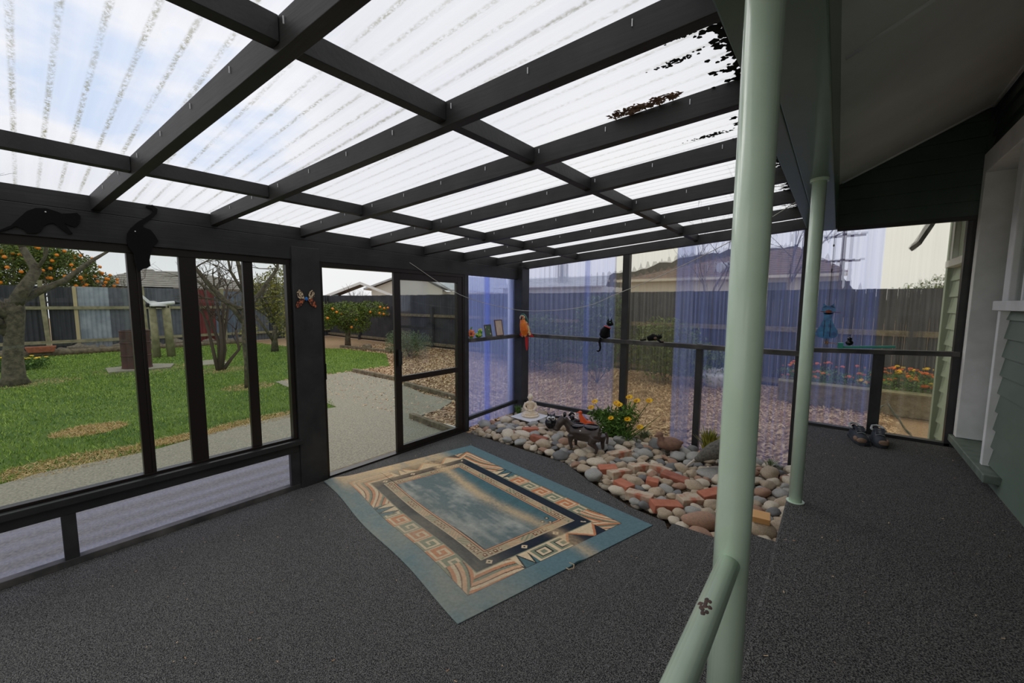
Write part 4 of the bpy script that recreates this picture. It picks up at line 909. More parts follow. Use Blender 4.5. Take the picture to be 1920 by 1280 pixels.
# =====================================================================
#  RUG
# =====================================================================
def rug():
    nS,nT=570,400; Ls,Lt=2.28,1.60
    s=np.linspace(0,1,nS); t=np.linspace(0,1,nT); Sg,Tg=np.meshgrid(s,t,indexing='ij'); X=Sg*Ls; Y=Tg*Lt
    rs=np.random.RandomState(3)
    def vn(scx,scy,seed):
        r=np.random.RandomState(seed); gx,gy=int(scx)+2,int(scy)+2; g=r.rand(gx,gy)
        a=Sg*scx; b=Tg*scy; i=a.astype(int); j=b.astype(int); u=a-i; v=b-j; u=u*u*(3-2*u); v=v*v*(3-2*v)
        return (g[i,j]*(1-u)+g[i+1,j]*u)*(1-v)+(g[i,j+1]*(1-u)+g[i+1,j+1]*u)*v
    fb=(vn(7,4,1)+vn(12,30,2)*.8+vn(60,44,3)*.5+vn(24,90,9)*.4)/2.7; fine=vn(180,130,5)*.6+vn(320,230,6)*.4
    C=np.zeros((nS,nT,3)); K=1.45
    def col(r,g,b): return np.array(srgb(r,g,b))*K
    teal=col(68,94,98); tealb=col(84,106,110); navy=col(37,43,51); cream=col(186,166,136); peach=col(184,144,112); orange=col(170,112,78); sage=col(112,118,98); brown=col(96,60,46); dark=col(40,44,46); tan=col(176,152,118)
    d=np.minimum(np.minimum(X,Ls-X),np.minimum(Y,Lt-Y))
    def put(m,c): C[m]=c
    C[:]=teal
    put(d<.15,tealb)
    band=(d>=.15)&(d<.30); put(band,peach)
    side=np.argmin(np.stack([X,Ls-X,Y,Lt-Y]),0)     # 0: left end 1: right end 2: low side 3: high side
    q=(d-.155)/.14                                   # 0..1 across the band
    along=np.where((side==0)|(side==1),Y,X); L_=np.where((side==0)|(side==1),Lt,Ls); a=along/L_
    wob=.25*np.sin(along*22)+.12*np.sin(along*47)
    # flowing waves
    wave=band&((a<.34)|(a>.80)); ph=np.mod(q*1.25+along*2.6+.30*np.sin(along*9),1)
    put(wave&(ph<.22),cream); put(wave&(ph>=.22)&(ph<.30),brown); put(wave&(ph>=.55)&(ph<.72),sage); put(wave&(ph>=.72)&(ph<.78),navy); put(wave&(ph>=.78),orange)
    # zigzag teeth
    zz=band&(a>=.34)&(a<.42); tooth=np.abs(np.mod(along/.085,1)-.5)*2; put(zz&(q<tooth),teal); put(zz&(np.abs(q-tooth)<.12),dark); put(zz&(q>tooth+.12),cream)
    # greek key squares along the long sides
    gk=band&(a>=.42)&(a<=.80)&(side>=2); c=np.mod(along/.144,1); idx=(along/.144).astype(int)
    put(gk,sage); put(gk&(idx%2==1),orange)
    u,v=c,q
    line=((u>.08)&(u<.92)&(v>.1)&(v<.22))|((u>.8)&(u<.92)&(v>.1)&(v<.9))|((u>.3)&(u<.92)&(v>.78)&(v<.9))|((u>.3)&(u<.42)&(v>.42)&(v<.9))|((u>.3)&(u<.66)&(v>.42)&(v<.54))|(u<.05)
    put(gk&line,cream)
    # squares and big triangles on the short ends
    e=band&(a>=.42)&(a<=.80)&(side<2); c=np.mod(along/.17,1); r=np.maximum(np.abs(c-.5),np.abs(q-.5)); put(e,cream); put(e&(side==1)&(a<.6)&(r<.42),sage); put(e&(side==1)&(a<.6)&(r<.30),dark); put(e&(side==1)&(a<.6)&(r<.24),cream); put(e&(side==1)&(a<.6)&(r<.12),sage)
    tri=np.abs(np.mod(along/.26,1)-.5)*2; put(e&((side==0)|(a>=.6))&(q<tri),navy); put(e&((side==0)|(a>=.6))&(np.abs(q-tri)<.09),orange)
    # lines and inner bands
    put((d>=.15)&(d<.156),dark); put((d>=.295)&(d<.303),sage)
    put((d>=.303)&(d<.385),navy)
    nb=(d>=.303)&(d<.385)&(side<2); c=np.abs(np.mod(along/.28,1)-.5)*.28+np.abs(d-.344); put(nb&(c<.026),cream); put(nb&(c<.010),dark)
    put((d>=.385)&(d<.392),cream)
    nb=(d>=.392)&(d<.452); put(nb,col(150,136,110)); seg=np.mod(along/.42,1); sm=np.mod(along/.042,1)
    put(nb&(seg<.35)&(np.abs(sm-.5)<.3)&(np.abs(d-.422)<.018),brown); put(nb&(seg<.35)&(np.abs(sm-.5)<.15)&(np.abs(d-.422)<.009),cream)
    put(nb&(seg>.5)&(seg<.75)&(np.mod(along/.03+d*30,1)<.3),peach); put(nb&(seg>=.75)&(np.mod(along/.05-d*30,1)<.4),sage)
    put((d>=.452)&(d<.458),brown); put((d>=.458)&(d<.466),peach); put((d>=.466)&(d<.470),brown)
    # corner curl in field
    for (cx,cy) in ((1.76,1.02),(1.80,1.06),(1.74,1.08)):
        rr=np.hypot(X-cx,Y-cy); put(rr<.017,dark); put(rr<.009,cream)
    fld=d>=.470
    low=np.clip((.60-Tg)/.06,0,1)
    wash=col(96,104,102); pale=col(158,156,146)
    m=np.clip((fb-.42)*3.2,0,1)[...,None]; Cw=wash*(1-m)+pale*m*.8+wash*m*.2
    lowm=(fld*low*.82)[...,None]; C[:]=C*(1-lowm)+Cw*lowm
    # folds in the clean half
    C[:]=C*(1-.10*((np.sin(X*26+Y*9)>.75)&fld&(Tg>.6))[...,None])
    # trodden sandy streak and dirty left end
    st=np.exp(-((Tg-.60-.02*np.sin(Sg*9))/(.035+.05*np.clip(.25-Sg,0,1)*2))**2)*np.clip(.35+1.1*fb+ (fine-.5)*.5,0,1)
    st=np.clip(st*(1.0-.35*Sg),0,1)
    end=np.clip(1-(X-.02)/.42,0,1)*np.clip((.82-Tg)/.12,0,1)*np.clip((Tg-.03)/.05,0,1)*np.clip(.2+1.6*fb,0,1)
    dirt=np.clip(np.maximum(st*.95,end*1.15),0,1)[...,None]; C[:]=C*(1-dirt)+tan*dirt
    wl=(np.clip((.42-Tg)/.2,0,1)*np.clip(.25+fb*.6,0,1)*.55)[...,None]; C[:]=C*(1-wl)+col(132,124,108)*wl
    lo=np.clip((.34-Tg)/.3,0,1)*np.clip(fb*1.2-.2,0,1)*.55; C[:]=C*(1-lo[...,None])+col(132,126,110)*lo[...,None]
    C*=(.86+.28*fine)[...,None]; C=np.clip(C,0,1)
    A,B,Cc,D=[np.array(p) for p in ((-3.60,1.68),(-3.24,3.24),(-.98,2.91),(-1.43,1.34))]
    P=(A[None,None]*((1-Sg)*(1-Tg))[...,None]+B[None,None]*((1-Sg)*Tg)[...,None]+Cc[None,None]*(Sg*Tg)[...,None]+D[None,None]*(Sg*(1-Tg))[...,None])
    # slightly wavy hems
    P[...,1]+=.012*np.sin(Sg*11)*(1-Tg)*(Tg<.3)
    Z=.006+.004*np.maximum(0,np.sin(X*26+Y*9))*(Tg>.6)*fld+.010*np.exp(-((Sg-.0)/.05)**2)*np.exp(-((Tg-.05)/.06)**2)*2+.012*np.exp(-((Sg-1)/.03)**2)*np.exp(-((Tg-.52)/.03)**2)
    V=np.concatenate([P,Z[...,None]],-1).reshape(-1,3)
    ii=np.arange(nS*nT).reshape(nS,nT); Fq=np.stack([ii[:-1,:-1],ii[1:,:-1],ii[1:,1:],ii[:-1,1:]],-1).reshape(-1,4)
    # thickness skirt
    ring=list(ii[:,0])+list(ii[-1,1:])+list(ii[-2::-1,-1])+list(ii[0,-2:0:-1])
    Vb=V[ring].copy(); Vb[:,2]=.0005; base=len(V); n=len(ring)
    Fs=[(ring[k],base+k,base+(k+1)%n,ring[(k+1)%n]) for k in range(n)]
    V=np.concatenate([V,Vb]); Fall=Fq.tolist()+Fs
    me=bpy.data.meshes.new('rug'); me.from_pydata(V.tolist(),[],Fall); me.update()
    ca=me.color_attributes.new('weave','FLOAT_COLOR','POINT'); full=np.ones((len(V),4),np.float32); full[:nS*nT,:3]=C.reshape(-1,3); full[nS*nT:,:3]=np.array(teal)*.6
    ca.data.foreach_set('color',full.ravel())
    m=bpy.data.materials.new('woven_wool_rug'); m.use_nodes=True; tr=m.node_tree; b=tr.nodes['Principled BSDF']; b.inputs['Roughness'].default_value=.95; b.inputs['Specular IOR Level'].default_value=.05
    at=N(tr,'ShaderNodeAttribute'); at.attribute_name='weave'; tr.links.new(at.outputs['Color'],b.inputs['Base Color'])
    c=N(tr,'ShaderNodeTexCoord'); nz=N(tr,'ShaderNodeTexNoise'); nz.inputs['Scale'].default_value=240; bp=N(tr,'ShaderNodeBump'); bp.inputs['Strength'].default_value=.5; bp.inputs['Distance'].default_value=.004
    tr.links.new(c.outputs['Object'],nz.inputs['Vector']); tr.links.new(nz.outputs['Fac'],bp.inputs['Height']); tr.links.new(bp.outputs[0],b.inputs['Normal'])
    me.materials.append(m); me.shade_smooth()
    o=bpy.data.objects.new('rug',me); COL.objects.link(o)
    tag(o,'large worn teal rug with patterned border lying on the charcoal carpet','rug')
    # loose thread loop at the frayed edge
    bm=new_bm(); tube(bm,[(-1.22,2.06,.012),(-1.195,2.05,.02),(-1.18,2.08,.018),(-1.20,2.12,.012),(-1.235,2.12,.01)],.003,6)
    obj('loose_thread',bm,mat('sandy_thread',srgb(190,166,128),.9),o)
rug()

# =====================================================================
#  PEBBLE BED
# =====================================================================
bed=[(-3.58,3.58),(-3.1,3.60),(-2.55,3.58),(-2.12,3.56),(-1.68,3.34),(-1.23,3.13),(-.90,3.09),(-.80,2.88),(-.50,2.80),(-.46,2.68),(-.20,2.66),(-.20,FY-.04),(-3.55,FY-.04)]
def zbed(x,y): return .0+.045*max(0,min(1,(y-3.3)/1.3))
bricks=[('mortar_crusted','brickmortar',-1.538,3.556,63,.23,'long mortar-crusted brick in the middle of the pebble bed'),
('pale','brickmortar',-1.25,3.87,-6,.20,'pale mortar-covered brick touching the red-brown brick'),('m','brickmortar',-1.432,3.80,64,.23,'mortar-coated brick behind the long crusted brick'),
('rb','brickdark',-1.083,3.764,-7,.24,'red-brown whole brick in the pebble bed left of the kiwi ornament'),('os','brick',-1.219,3.558,15,.11,'short orange half brick between grey stones'),
('o1','brick',-1.665,3.567,40,.18,'orange brick nearest the four-legged pot holder'),('o8','brick',-1.40,3.345,-21,.17,'orange brick near the carpet edge beside the crusted one'),
('m9','brickmortar',-1.215,3.245,3,.22,'mortar-topped red brick along the carpet edge'),('r10','brick',-.985,3.22,47,.25,'clean red brick nearest the steps'),
('p11','brickmortar',-.86,3.44,52,.2,'pale topped brick left of the large green pole'),('o12','brick',-.745,3.64,52,.2,'orange brick half hidden behind the large green pole'),
('m13','brickmortar',-1.735,3.99,63,.26,'flat mortar-streaked brick behind the pot holder legs'),('p17','brickdark',-2.69,3.84,13,.2,'dull pink brick in front of the owl ornament'),('p18','brick',-2.95,4.02,50,.2,'reddish brick in front of the white tile')]
occ=[]
for (nm,m,x,y,a,L,lb) in bricks:
    random.seed(hash(lb)%1000 if False else len(lb)*7)
    bm=new_bm(); bx(bm,-L/2,L/2,-.053,.053,-.036,.036)
    o=obj('brick',bm,M[m],bevel=.006); o.location=(x,y,zbed(x,y)+.024); o.rotation_euler=(R(random.uniform(-7,7)),R(random.uniform(-7,7)),R(a)); tag(o,lb,'brick')
    for k in (-.3,0,.3): occ.append((x+k*L*math.cos(R(a)),y+k*L*math.sin(R(a)),.085))
M['stone_tan']=mat('tan_river_stone',srgb(192,174,148),.75,col2=srgb(164,146,122),nscale=11,bump=(60,.2,.004))
M['stone_pale']=mat('pale_cream_river_stone',srgb(214,202,182),.75,col2=srgb(190,176,152),nscale=11,bump=(60,.2,.004))
M['stone_grey']=mat('grey_river_stone',srgb(168,166,158),.7,col2=srgb(146,144,138),nscale=11,bump=(60,.2,.004))
M['stone_dark']=mat('dark_slate_river_stone',srgb(120,119,116),.65,col2=srgb(102,102,102),nscale=11,bump=(60,.2,.004))
M['stone_rust']=mat('rusty_brown_river_stone',srgb(176,136,110),.75,col2=srgb(150,120,100),nscale=9,bump=(60,.2,.004))
kinds=[('stone_tan','rounded tan river stone in the pebble bed','tan river stones in the pebble bed',.36),('stone_pale','smooth pale cream river stone in the pebble bed','pale river stones in the pebble bed',.24),
('stone_grey','smooth grey river stone in the pebble bed','grey river stones in the pebble bed',.24),('stone_dark','dark slate-grey river stone in the pebble bed','dark river stones in the pebble bed',.07),('stone_rust','reddish brown river stone in the pebble bed','reddish river stones in the pebble bed',.09)]
smesh={k[0]:[rockmesh('river_stone',i*5+j,M[k[0]],3,.17) for j in range(4)] for i,k in enumerate(kinds)}
fixed=[(-3.24,4.4,.25),(-2.75,4.20,.09),(-2.12,3.86,.06),(-2.48,4.57,.08),(-1.35,4.42,.13),(-.80,4.25,.17),(-2.02,4.5,.12),(-.69,3.12,.14)]
stones=[]; random.seed(77); tries=0
def okp(x,y,r):
    for (a,b,c) in occ:
        if (x-a)**2+(y-b)**2<(r*.8+c*.55)**2: return False
    for (a,b,c) in fixed:
        if (x-a)**2+(y-b)**2<(r*.6+c*.8)**2: return False
    for (a,b,c) in stones:
        if (x-a)**2+(y-b)**2<((r+c)*.80)**2: return False
    return True
while len(stones)<300 and tries<60000:
    tries+=1; x=random.uniform(-3.58,-.2); y=random.uniform(2.66,FY-.05)
    if not inside(x,y,bed): continue
    r=random.choice([.085,.07,.062,.055,.05,.045]) if tries<9000 else random.choice([.055,.045,.038])
    if okp(x,y,r): stones.append((x,y,r))
LANDMARKS=[(-3.5,3.75,'beside the sliding door frame'),(-3.5,4.25,'along the left wall rail'),(-3.25,4.15,'in front of the seated statue'),(-2.95,4.55,'by the dark stick and back wall'),(-2.75,3.75,'in front of the owl ornament'),
(-2.95,3.65,'on the carpet edge below the statue'),(-2.2,3.62,'in front of the bronze pot holder'),(-2.45,4.35,'around the orange bird'),(-1.95,4.2,'in front of the daisy plant'),(-1.75,3.75,'right of the bronze pot holder'),
(-1.35,4.15,'in front of the duck ornament'),(-1.3,4.6,'behind the duck ornament'),(-1.6,3.4,'on the carpet edge by the orange brick'),(-1.2,3.7,'among the bricks'),(-1.15,3.15,'on the carpet edge by the clean red brick'),(-.95,3.95,'below the kiwi beak'),
(-.8,3.35,'beside the pale topped brick'),(-.65,2.95,'at the foot of the steps'),(-.5,3.7,'behind the large green pole'),(-.35,3.1,'by the raw pine block'),(-.45,4.35,'at the back wall by the thin pole'),(-.3,3.9,'along the deck side')]
for (x,y,r) in stones:
    u=random.random(); acc=0
    for k in kinds:
        acc+=k[3]
        if u<acc: break
    o=bpy.data.objects.new('river_stone',random.choice(smesh[k[0]])); COL.objects.link(o)
    f=random.uniform(1.0,1.3); o.scale=(r*f,r*.92,r*random.uniform(.5,.72)); o.rotation_euler=(R(random.gauss(0,10)),R(random.gauss(0,10)),random.uniform(0,6.28))
    o.location=(x,y,zbed(x,y)+o.scale[2]*.55)
    lm=min(LANDMARKS,key=lambda q:(q[0]-x)**2+(q[1]-y)**2); sz='large' if r>=.07 else ('small' if r<.05 else 'medium')
    tag(o,sz+' '+k[1].split(' in the')[0]+' '+lm[2],'stone',k[2])
# filler of small stones between
tb=new_bm(); bmesh.ops.create_icosphere(tb,subdivisions=2,radius=1); TV=[v.co.copy() for v in tb.verts]; TF=[[v.index for v in f.verts] for f in tb.faces]; tb.free()
V=[];F=[]; nfill=0
while nfill<1500:
    x=random.uniform(-3.6,-.18); y=random.uniform(2.62,FY-.03)
    if not inside(x,y,bed): continue
    rr=random.uniform(.022,.04); mm=Matrix.Translation((x,y,zbed(x,y)-.012+random.uniform(-.012,.01)))@Matrix.Rotation(random.random()*6.28,4,'Z')@Matrix.Diagonal((rr*1.3,rr,rr*.7,1))
    i=len(V); V+=[tuple(mm@v) for v in TV]; F+=[tuple(i+k for k in f) for f in TF]; nfill+=1
m=leaf_mat('mixed_small_pebbles',srgb(120,114,104),srgb(206,190,164)); m.node_tree.nodes['Principled BSDF'].inputs['Roughness'].default_value=.75
so=mesh_from('small_pebbles',V,F,m); so.data.shade_smooth(); tag(so,'layer of small mixed pebbles between the larger river stones','pebbles',kind='stuff')
# big special stones
def bigstone(x,y,sc,rot,m,lb,z=.03,seed=3):
    o=bpy.data.objects.new('boulder',rockmesh('boulder',seed,M[m],3,.12)); COL.objects.link(o); o.scale=sc; o.location=(x,y,z); o.rotation_euler=(0,0,R(rot)); tag(o,lb,'stone')
bigstone(-.69,3.12,(.14,.085,.06),36,'stone_rust','large flat reddish stone nearest the steps',.05,9)
bigstone(-.79,4.10,(.19,.13,.045),40,'stone_grey','broad flat grey stone under the kiwi ornament',.06,5)
bm=new_bm(); bx(bm,-.055,.055,-.04,.04,0,.05); o=obj('wood_block',bm,M['pine'],bevel=.003); o.location=(-.335,3.30,.11); o.rotation_euler=(R(18),0,R(8)); tag(o,'small raw pine block lying by the deck edge behind the large pole','block')
bigstone(-.33,3.30,(.10,.09,.06),0,'stone_tan','tan stone under the raw pine block',.04,12)

# =====================================================================
#  ORNAMENTS ON THE STONES
# =====================================================================
def blob(name,m,parent,parts,vs=.006,it=5):
    bm=new_bm()
    for p in parts:
        if p[0]=='e': ell(bm,p[1],p[2],p[3] if len(p)>3 else None)
        else: tube(bm,p[1],p[2],10)
    return remesh(obj(name,bm,m,parent,smooth=True),vs,it)
# white tile + seated statue
bm=new_bm(); bx(bm,-.19,.19,-.19,.19,0,.014); o=obj('square_tile',bm,M['tray'],bevel=.004); o.location=(-3.25,4.41,.085); o.rotation_euler=(R(1),R(1),R(-2)); tag(o,'white square tile lying on the stones under the seated statue','tile')
x,y=-3.25,4.42; t=thing('seated_statue','cream cast stone seated figure with crossed legs on the white tile','statue',(x,y,.100),face_cam(x,y))
blob('body',M['palestatue'],t,[('e',(0,0,.035),(.115,.085,.035)),('e',(0,-.02,.06),(.075,.06,.03)),('e',(0,.01,.14),(.052,.042,.075)),('e',(0,0,.185),(.062,.035,.03)),('c',[(-.06,0,.185),(-.085,-.015,.13),(-.04,-.06,.09)],[.022,.02,.016]),('c',[(.06,0,.185),(.085,-.015,.13),(.04,-.06,.09)],[.022,.02,.016]),('e',(0,-.065,.09),(.03,.02,.014)),('c',[(0,.0,.2),(0,0,.235)],.02),('e',(0,-.003,.262),(.036,.038,.042)),('e',(-.037,0,.262),(.006,.01,.014)),('e',(.037,0,.262),(.006,.01,.014)),('e',(0,-.04,.258),(.006,.008,.008))],.005,3)
blob('hair_knot',M['palestatue'],t,[('e',(0,.002,.285),(.036,.036,.022)),('e',(0,.004,.302),(.014,.014,.010))],.004,2)
bm=new_bm(); lathe(bm,[(.12,0),(.128,.012),(.118,.024)],28); obj('lotus_base',bm,M['palestatue'],t,smooth=True)
# owl
x,y=-2.75,4.19; t=thing('owl_ornament','round glossy black owl ornament with white face on the stones','ornament',(x,y,.075),face_cam(x,y),scale=1.0)
blob('body',M['glossblack'],t,[('e',(0,0,.075),(.08,.07,.078)),('e',(0,-.005,.14),(.06,.055,.045))],.006,3)
bm=new_bm(); 
for sx in (-1,1): ell(bm,(sx*.024,-.046,.146),(.029,.014,.027))
obj('face_disc',bm,M['tray'],t,smooth=True)
bm=new_bm()
for sx in (-1,1): ell(bm,(sx*.024,-.066,.148),(.012,.006,.012))
obj('eyes',bm,M['black'],t,smooth=True)
bm=new_bm(); tube(bm,[(0,-.064,.142),(0,-.074,.124)],[.007,.001],8); obj('beak',bm,M['black'],t)
bm=new_bm()
for sx in (-1,1): tube(bm,[(sx*.035,0,.175),(sx*.048,0,.205)],[.014,.002],8)
obj('ear_tuft',bm,M['glossblack'],t)
# four-legged pot holder shaped like a small donkey/dog
x,y=-2.10,3.86; t=thing('animal_pot_holder','dark bronze four-legged animal ornament with two round pot holes in back','ornament',(x,y,.055),face_cam(x,y)+R(-12))
blob('body',M['bronze'],t,[('c',[(-.14,0,.20),(-.05,0,.185),(.08,0,.185),(.18,.0,.19)],[.08,.092,.095,.085]),('e',(0,0,.205),(.205,.10,.065)),
('c',[(-.13,-.01,.22),(-.19,-.02,.29),(-.225,-.03,.33)],[.06,.045,.042]),('c',[(-.215,-.03,.335),(-.26,-.05,.285),(-.285,-.06,.225)],[.05,.045,.032]),('e',(-.288,-.062,.215),(.036,.032,.03)),
('c',[(-.13,-.05,.16),(-.135,-.06,.08),(-.115,-.065,.015)],[.045,.022,.016]),('c',[(-.12,.05,.16),(-.10,.06,.08),(-.10,.06,.01)],[.045,.022,.016]),
('c',[(.13,-.055,.16),(.10,-.07,.10),(.165,-.075,.05),(.15,-.08,.0)],[.065,.045,.02,.018]),('c',[(.19,.05,.17),(.20,.06,.09),(.205,.06,.01)],[.06,.026,.017])],.007,4)
bm=new_bm()
for yy,dx in ((-.055,-.02),(.005,.02)): tube(bm,[(-.19+dx,yy,.36),(-.17+dx*1.5,yy*1.3,.40),(-.145+dx*2,yy*1.5,.375)],[.012,.02,.005],8)
obj('ears',bm,M['glossblack'],t,smooth=True)
blob('tail',M['bronze'],t,[('c',[(.24,0,.22),(.262,0,.17),(.258,-.01,.10)],[.015,.014,.016])],.005,2)
for xx in (-.075,.085):
    bm=new_bm(); lathe(bm,[(.078,.0),(.083,.004),(.083,.012),(.074,.012),(.070,-.03),(.02,-.035)],26,(xx,0,.262)); obj('pot_ring',bm,M['glossblack'],t,smooth=False)
bm=new_bm(); ell(bm,(-.02,-.088,.232),(.009,.004,.009)); obj('white_spot',bm,M['white'],t)
# orange bird figure
x,y=-2.46,4.50; t=thing('orange_bird','bright orange long-necked ceramic bird behind the bronze pot holder','ornament',(x,y,.07),face_cam(x,y))
blob('body',M['orangepaint'],t,[('e',(.05,0,.05),(.10,.055,.05)),('c',[(.02,0,.06),(-.01,0,.11),(-.035,0,.16),(-.035,0,.19)],[.055,.04,.024,.018]),('e',(-.038,0,.20),(.026,.022,.022))],.005,3)
bm=new_bm(); tube(bm,[(-.06,0,.2),(-.095,-.005,.19)],[.009,.002],8); obj('beak',bm,M['orangepaint'],t)
# duck
x,y=-1.36,4.42; t=thing('duck_ornament','brown sandstone duck ornament resting on the stones facing left','ornament',(x,y,.06),face_cam(x,y)+R(12))
blob('body',M['ducksand'],t,[('e',(.02,0,.075),(.125,.085,.075)),('e',(-.04,-.005,.08),(.08,.07,.065)),('c',[(-.07,-.02,.10),(-.09,-.02,.165)],[.045,.03]),('e',(-.092,-.02,.178),(.038,.033,.033)),('c',[(-.115,-.025,.172),(-.155,-.035,.162)],[.016,.009]),('c',[(.11,0,.09),(.16,0,.10)],[.04,.012])],.006,4)
# kiwi
x,y=-.80,4.16; t=thing('kiwi_ornament','grey-brown kiwi bird ornament bending down with long pale beak','ornament',(x,y,.095),face_cam(x,y)+R(8))
blob('body',M['kiwi'],t,[('e',(.06,0,.185),(.15,.10,.105)),('e',(.10,0,.175),(.11,.10,.11)),('c',[(-.03,0,.17),(-.13,-.01,.11),(-.17,-.02,.075)],[.085,.055,.035]),('e',(-.18,-.02,.07),(.038,.03,.028))],.007,4)
bm=new_bm(); tube(bm,[(-.205,-.02,.062),(-.26,-.03,.01),(-.315,-.04,-.055)],[.012,.010,.006],8); obj('beak',bm,mat('pale_horn_beak',srgb(200,190,176),.5),t,smooth=True)
for yy in (-.03,.035):
    bm=new_bm(); tube(bm,[(.06+yy,yy,.10),(.055+yy,yy,.02),(.06+yy,yy,0)],[.016,.009,.009],7)
    for a in (-.5,0,.5): tube(bm,[(.06+yy,yy,.004),(.06+yy-.06*math.cos(a),yy-.05*math.sin(a),.0)],[.008,.003],6)
    obj('leg',bm,M['black'],t)
# flat black ornament behind owl/dog near wall
x,y=-2.62,4.55; t=thing('black_cat_ornament','small dark cat-like ornament lying near the bottom rail behind the pot holder','ornament',(x,y,.06),face_cam(x,y))
blob('body',M['glossblack'],t,[('e',(0,0,.05),(.06,.045,.045)),('e',(-.03,-.02,.11),(.035,.03,.03)),('c',[(.05,0,.06),(.12,0,.05),(.17,.01,.07),(.2,0,.05)],[.025,.022,.02,.012])],.006,3)
# stone with black tail-like stick near tile
bm=new_bm(); tube(bm,[(-3.05,4.62,.11),(-2.98,4.58,.10),(-2.86,4.56,.125),(-2.82,4.55,.14)],[.012,.02,.016,.008],8); tag(obj('driftwood_stick',bm,M['glossblack'],smooth=True),'short dark stick on the stones behind the white tile','stick')
# daisy plant
t=thing('daisy_plant','leafy plant with yellow daisies growing among the stones by the post','plant',(-2.0,4.5,.03)); random.seed(12)
heads=[(-.30,0,.41),(-.36,.02,.32),(-.01,0,.44),(.04,-.03,.43),(.14,.02,.53),(.37,.05,.52),(-.03,-.1,.27),(.17,-.08,.29),(.29,.0,.20),(.23,.03,.50)]
bm=new_bm()
for (a,b,c) in heads: tube(bm,[(a*.25,b*.3,0),(a*.6,b*.6,c*.5),(a,b,c-.01)],[.006,.005,.003],5)
for _ in range(26):
    a=random.gauss(0,.2); b=random.gauss(0,.06); c=random.uniform(.12,.38); tube(bm,[(a*.3,b*.3,0),(a*.7,b,c*.6),(a,b,c)],[.005,.004,.002],5)
obj('stems',bm,M['leaf_daisy'],t)
leaves('foliage',M['leaf_daisy'],t,[((-.02,-.03,.14),(.24,.12,.13)),((.1,-.02,.28),(.16,.08,.12)),((-.14,0,.25),(.18,.08,.12)),((-.27,0,.24),(.1,.06,.1)),((.18,0,.36),(.1,.06,.1)),((.05,-.08,.08),(.26,.12,.08))],1700,.07,.28,.1)
for i,(a,b,c) in enumerate(heads):
    bm=new_bm(); r=.043 if i!=6 else .036
    for k in range(12):
        an=k/12*2*math.pi; ell(bm,(a+.62*r*math.cos(an),b-.005+.5*r*math.sin(an),c+.004+.4*r*math.sin(an)),(r*.45,r*.2,.005),(35,0,math.degrees(an)),6,4)
    f=obj('flower',bm,M['daisy'],t); bm=new_bm(); ell(bm,(a,b-.010,c+.008),(.010,.008,.009),None,8,5); obj('flower_centre',bm,mat('golden_flower_centre',srgb(236,160,20),.7) if i==0 else bpy.data.materials['golden_flower_centre'],f)
# brown seed heads, dry tuft, shrub
def tuft(name,label,loc,m,n,h,sp,wd=.004,cat='plant',seed=1):
    random.seed(seed); V=[];F=[]
    for k in range(n):
        a=random.uniform(0,6.28); r=abs(random.gauss(0,sp*.5)); L=h*random.uniform(.6,1.1); bx_,by_=math.cos(a)*r*.4,math.sin(a)*r*.4; tx,ty=math.cos(a)*(r+sp*.6*random.random()),math.sin(a)*(r+sp*.6*random.random())
        px,py=-math.sin(a)*wd,math.cos(a)*wd; i=len(V); mx_,my_=(bx_+tx)*.45,(by_+ty)*.45
        V+=[(bx_-px,by_-py,0),(bx_+px,by_+py,0),(mx_+px,my_+py,L*.7),(mx_-px,my_-py,L*.7),(tx,ty,L)]; F+=[(i,i+1,i+2,i+3),(i+3,i+2,i+4)]
    o=mesh_from(name,V,F,m); o.location=loc; return tag(o,label,cat)
tuft('dry_grass_tuft','small brownish dry grass tuft beside the duck at the clear plastic',(-1.70,4.62,.04),M['leaf_grey'],160,.13,.13,.003,seed=2)
tuft('fern_shrub','yellow-green narrow leaved shrub behind the kiwi ornament',(-.98,4.60,.04),M['leaf_yellow'],220,.27,.15,.007,seed=3)
tuft('weed_tuft','small green weed tuft beside the corner post base',(-3.53,4.50,.05),M['leaf_daisy'],120,.13,.09,.003,seed=4)
tuft('weed_tuft','low dry weeds at the wall beside the thin pole',(-.42,4.60,.04),M['leaf_grey'],90,.10,.12,.003,seed=5)
# =====================================================================
#  THINGS ON THE RAILS AND WALLS
# =====================================================================
def wallpts(P,y0=0,z0=0,x=3.64): k=x/3.55; return [(p[0]*k,1.67+(p[1]-1.67)*k) for p in P]
catA=[(-0.031,2.048),(0.008,2.077),(0.042,2.126),(0.07,2.165),(0.104,2.188),(0.144,2.193),(0.177,2.184),(0.201,2.173),(0.233,2.18),(0.262,2.189),(0.276,2.17),(0.265,2.127),(0.249,2.103),(0.232,2.108),(0.218,2.114),(0.208,2.121),(0.22,2.094),(0.236,2.065),(0.221,2.058),(0.198,2.08),(0.166,2.114),(0.145,2.108),(0.124,2.09),(0.115,2.064),(0.094,2.046),(0.062,2.043),(0.051,2.064),(0.026,2.075),(-0.006,2.053),(-0.031,2.04),(-0.069,2.014),(-0.12,2.0),(-0.12,2.01),(-0.074,2.023)]
catB=[(0.575,2.288),(0.607,2.3),(0.632,2.276),(0.626,2.246),(0.601,2.213),(0.555,2.165),(0.553,2.148),(0.588,2.136),(0.608,2.104),(0.624,2.065),(0.604,2.039),(0.59,2.02),(0.578,1.972),(0.571,1.936),(0.574,1.902),(0.555,1.883),(0.532,1.875),(0.514,1.857),(0.507,1.879),(0.5,1.908),(0.496,1.976),(0.476,2.008),(0.469,2.052),(0.474,2.097),(0.493,2.133),(0.529,2.178),(0.585,2.227),(0.608,2.254),(0.601,2.274),(0.575,2.28)]
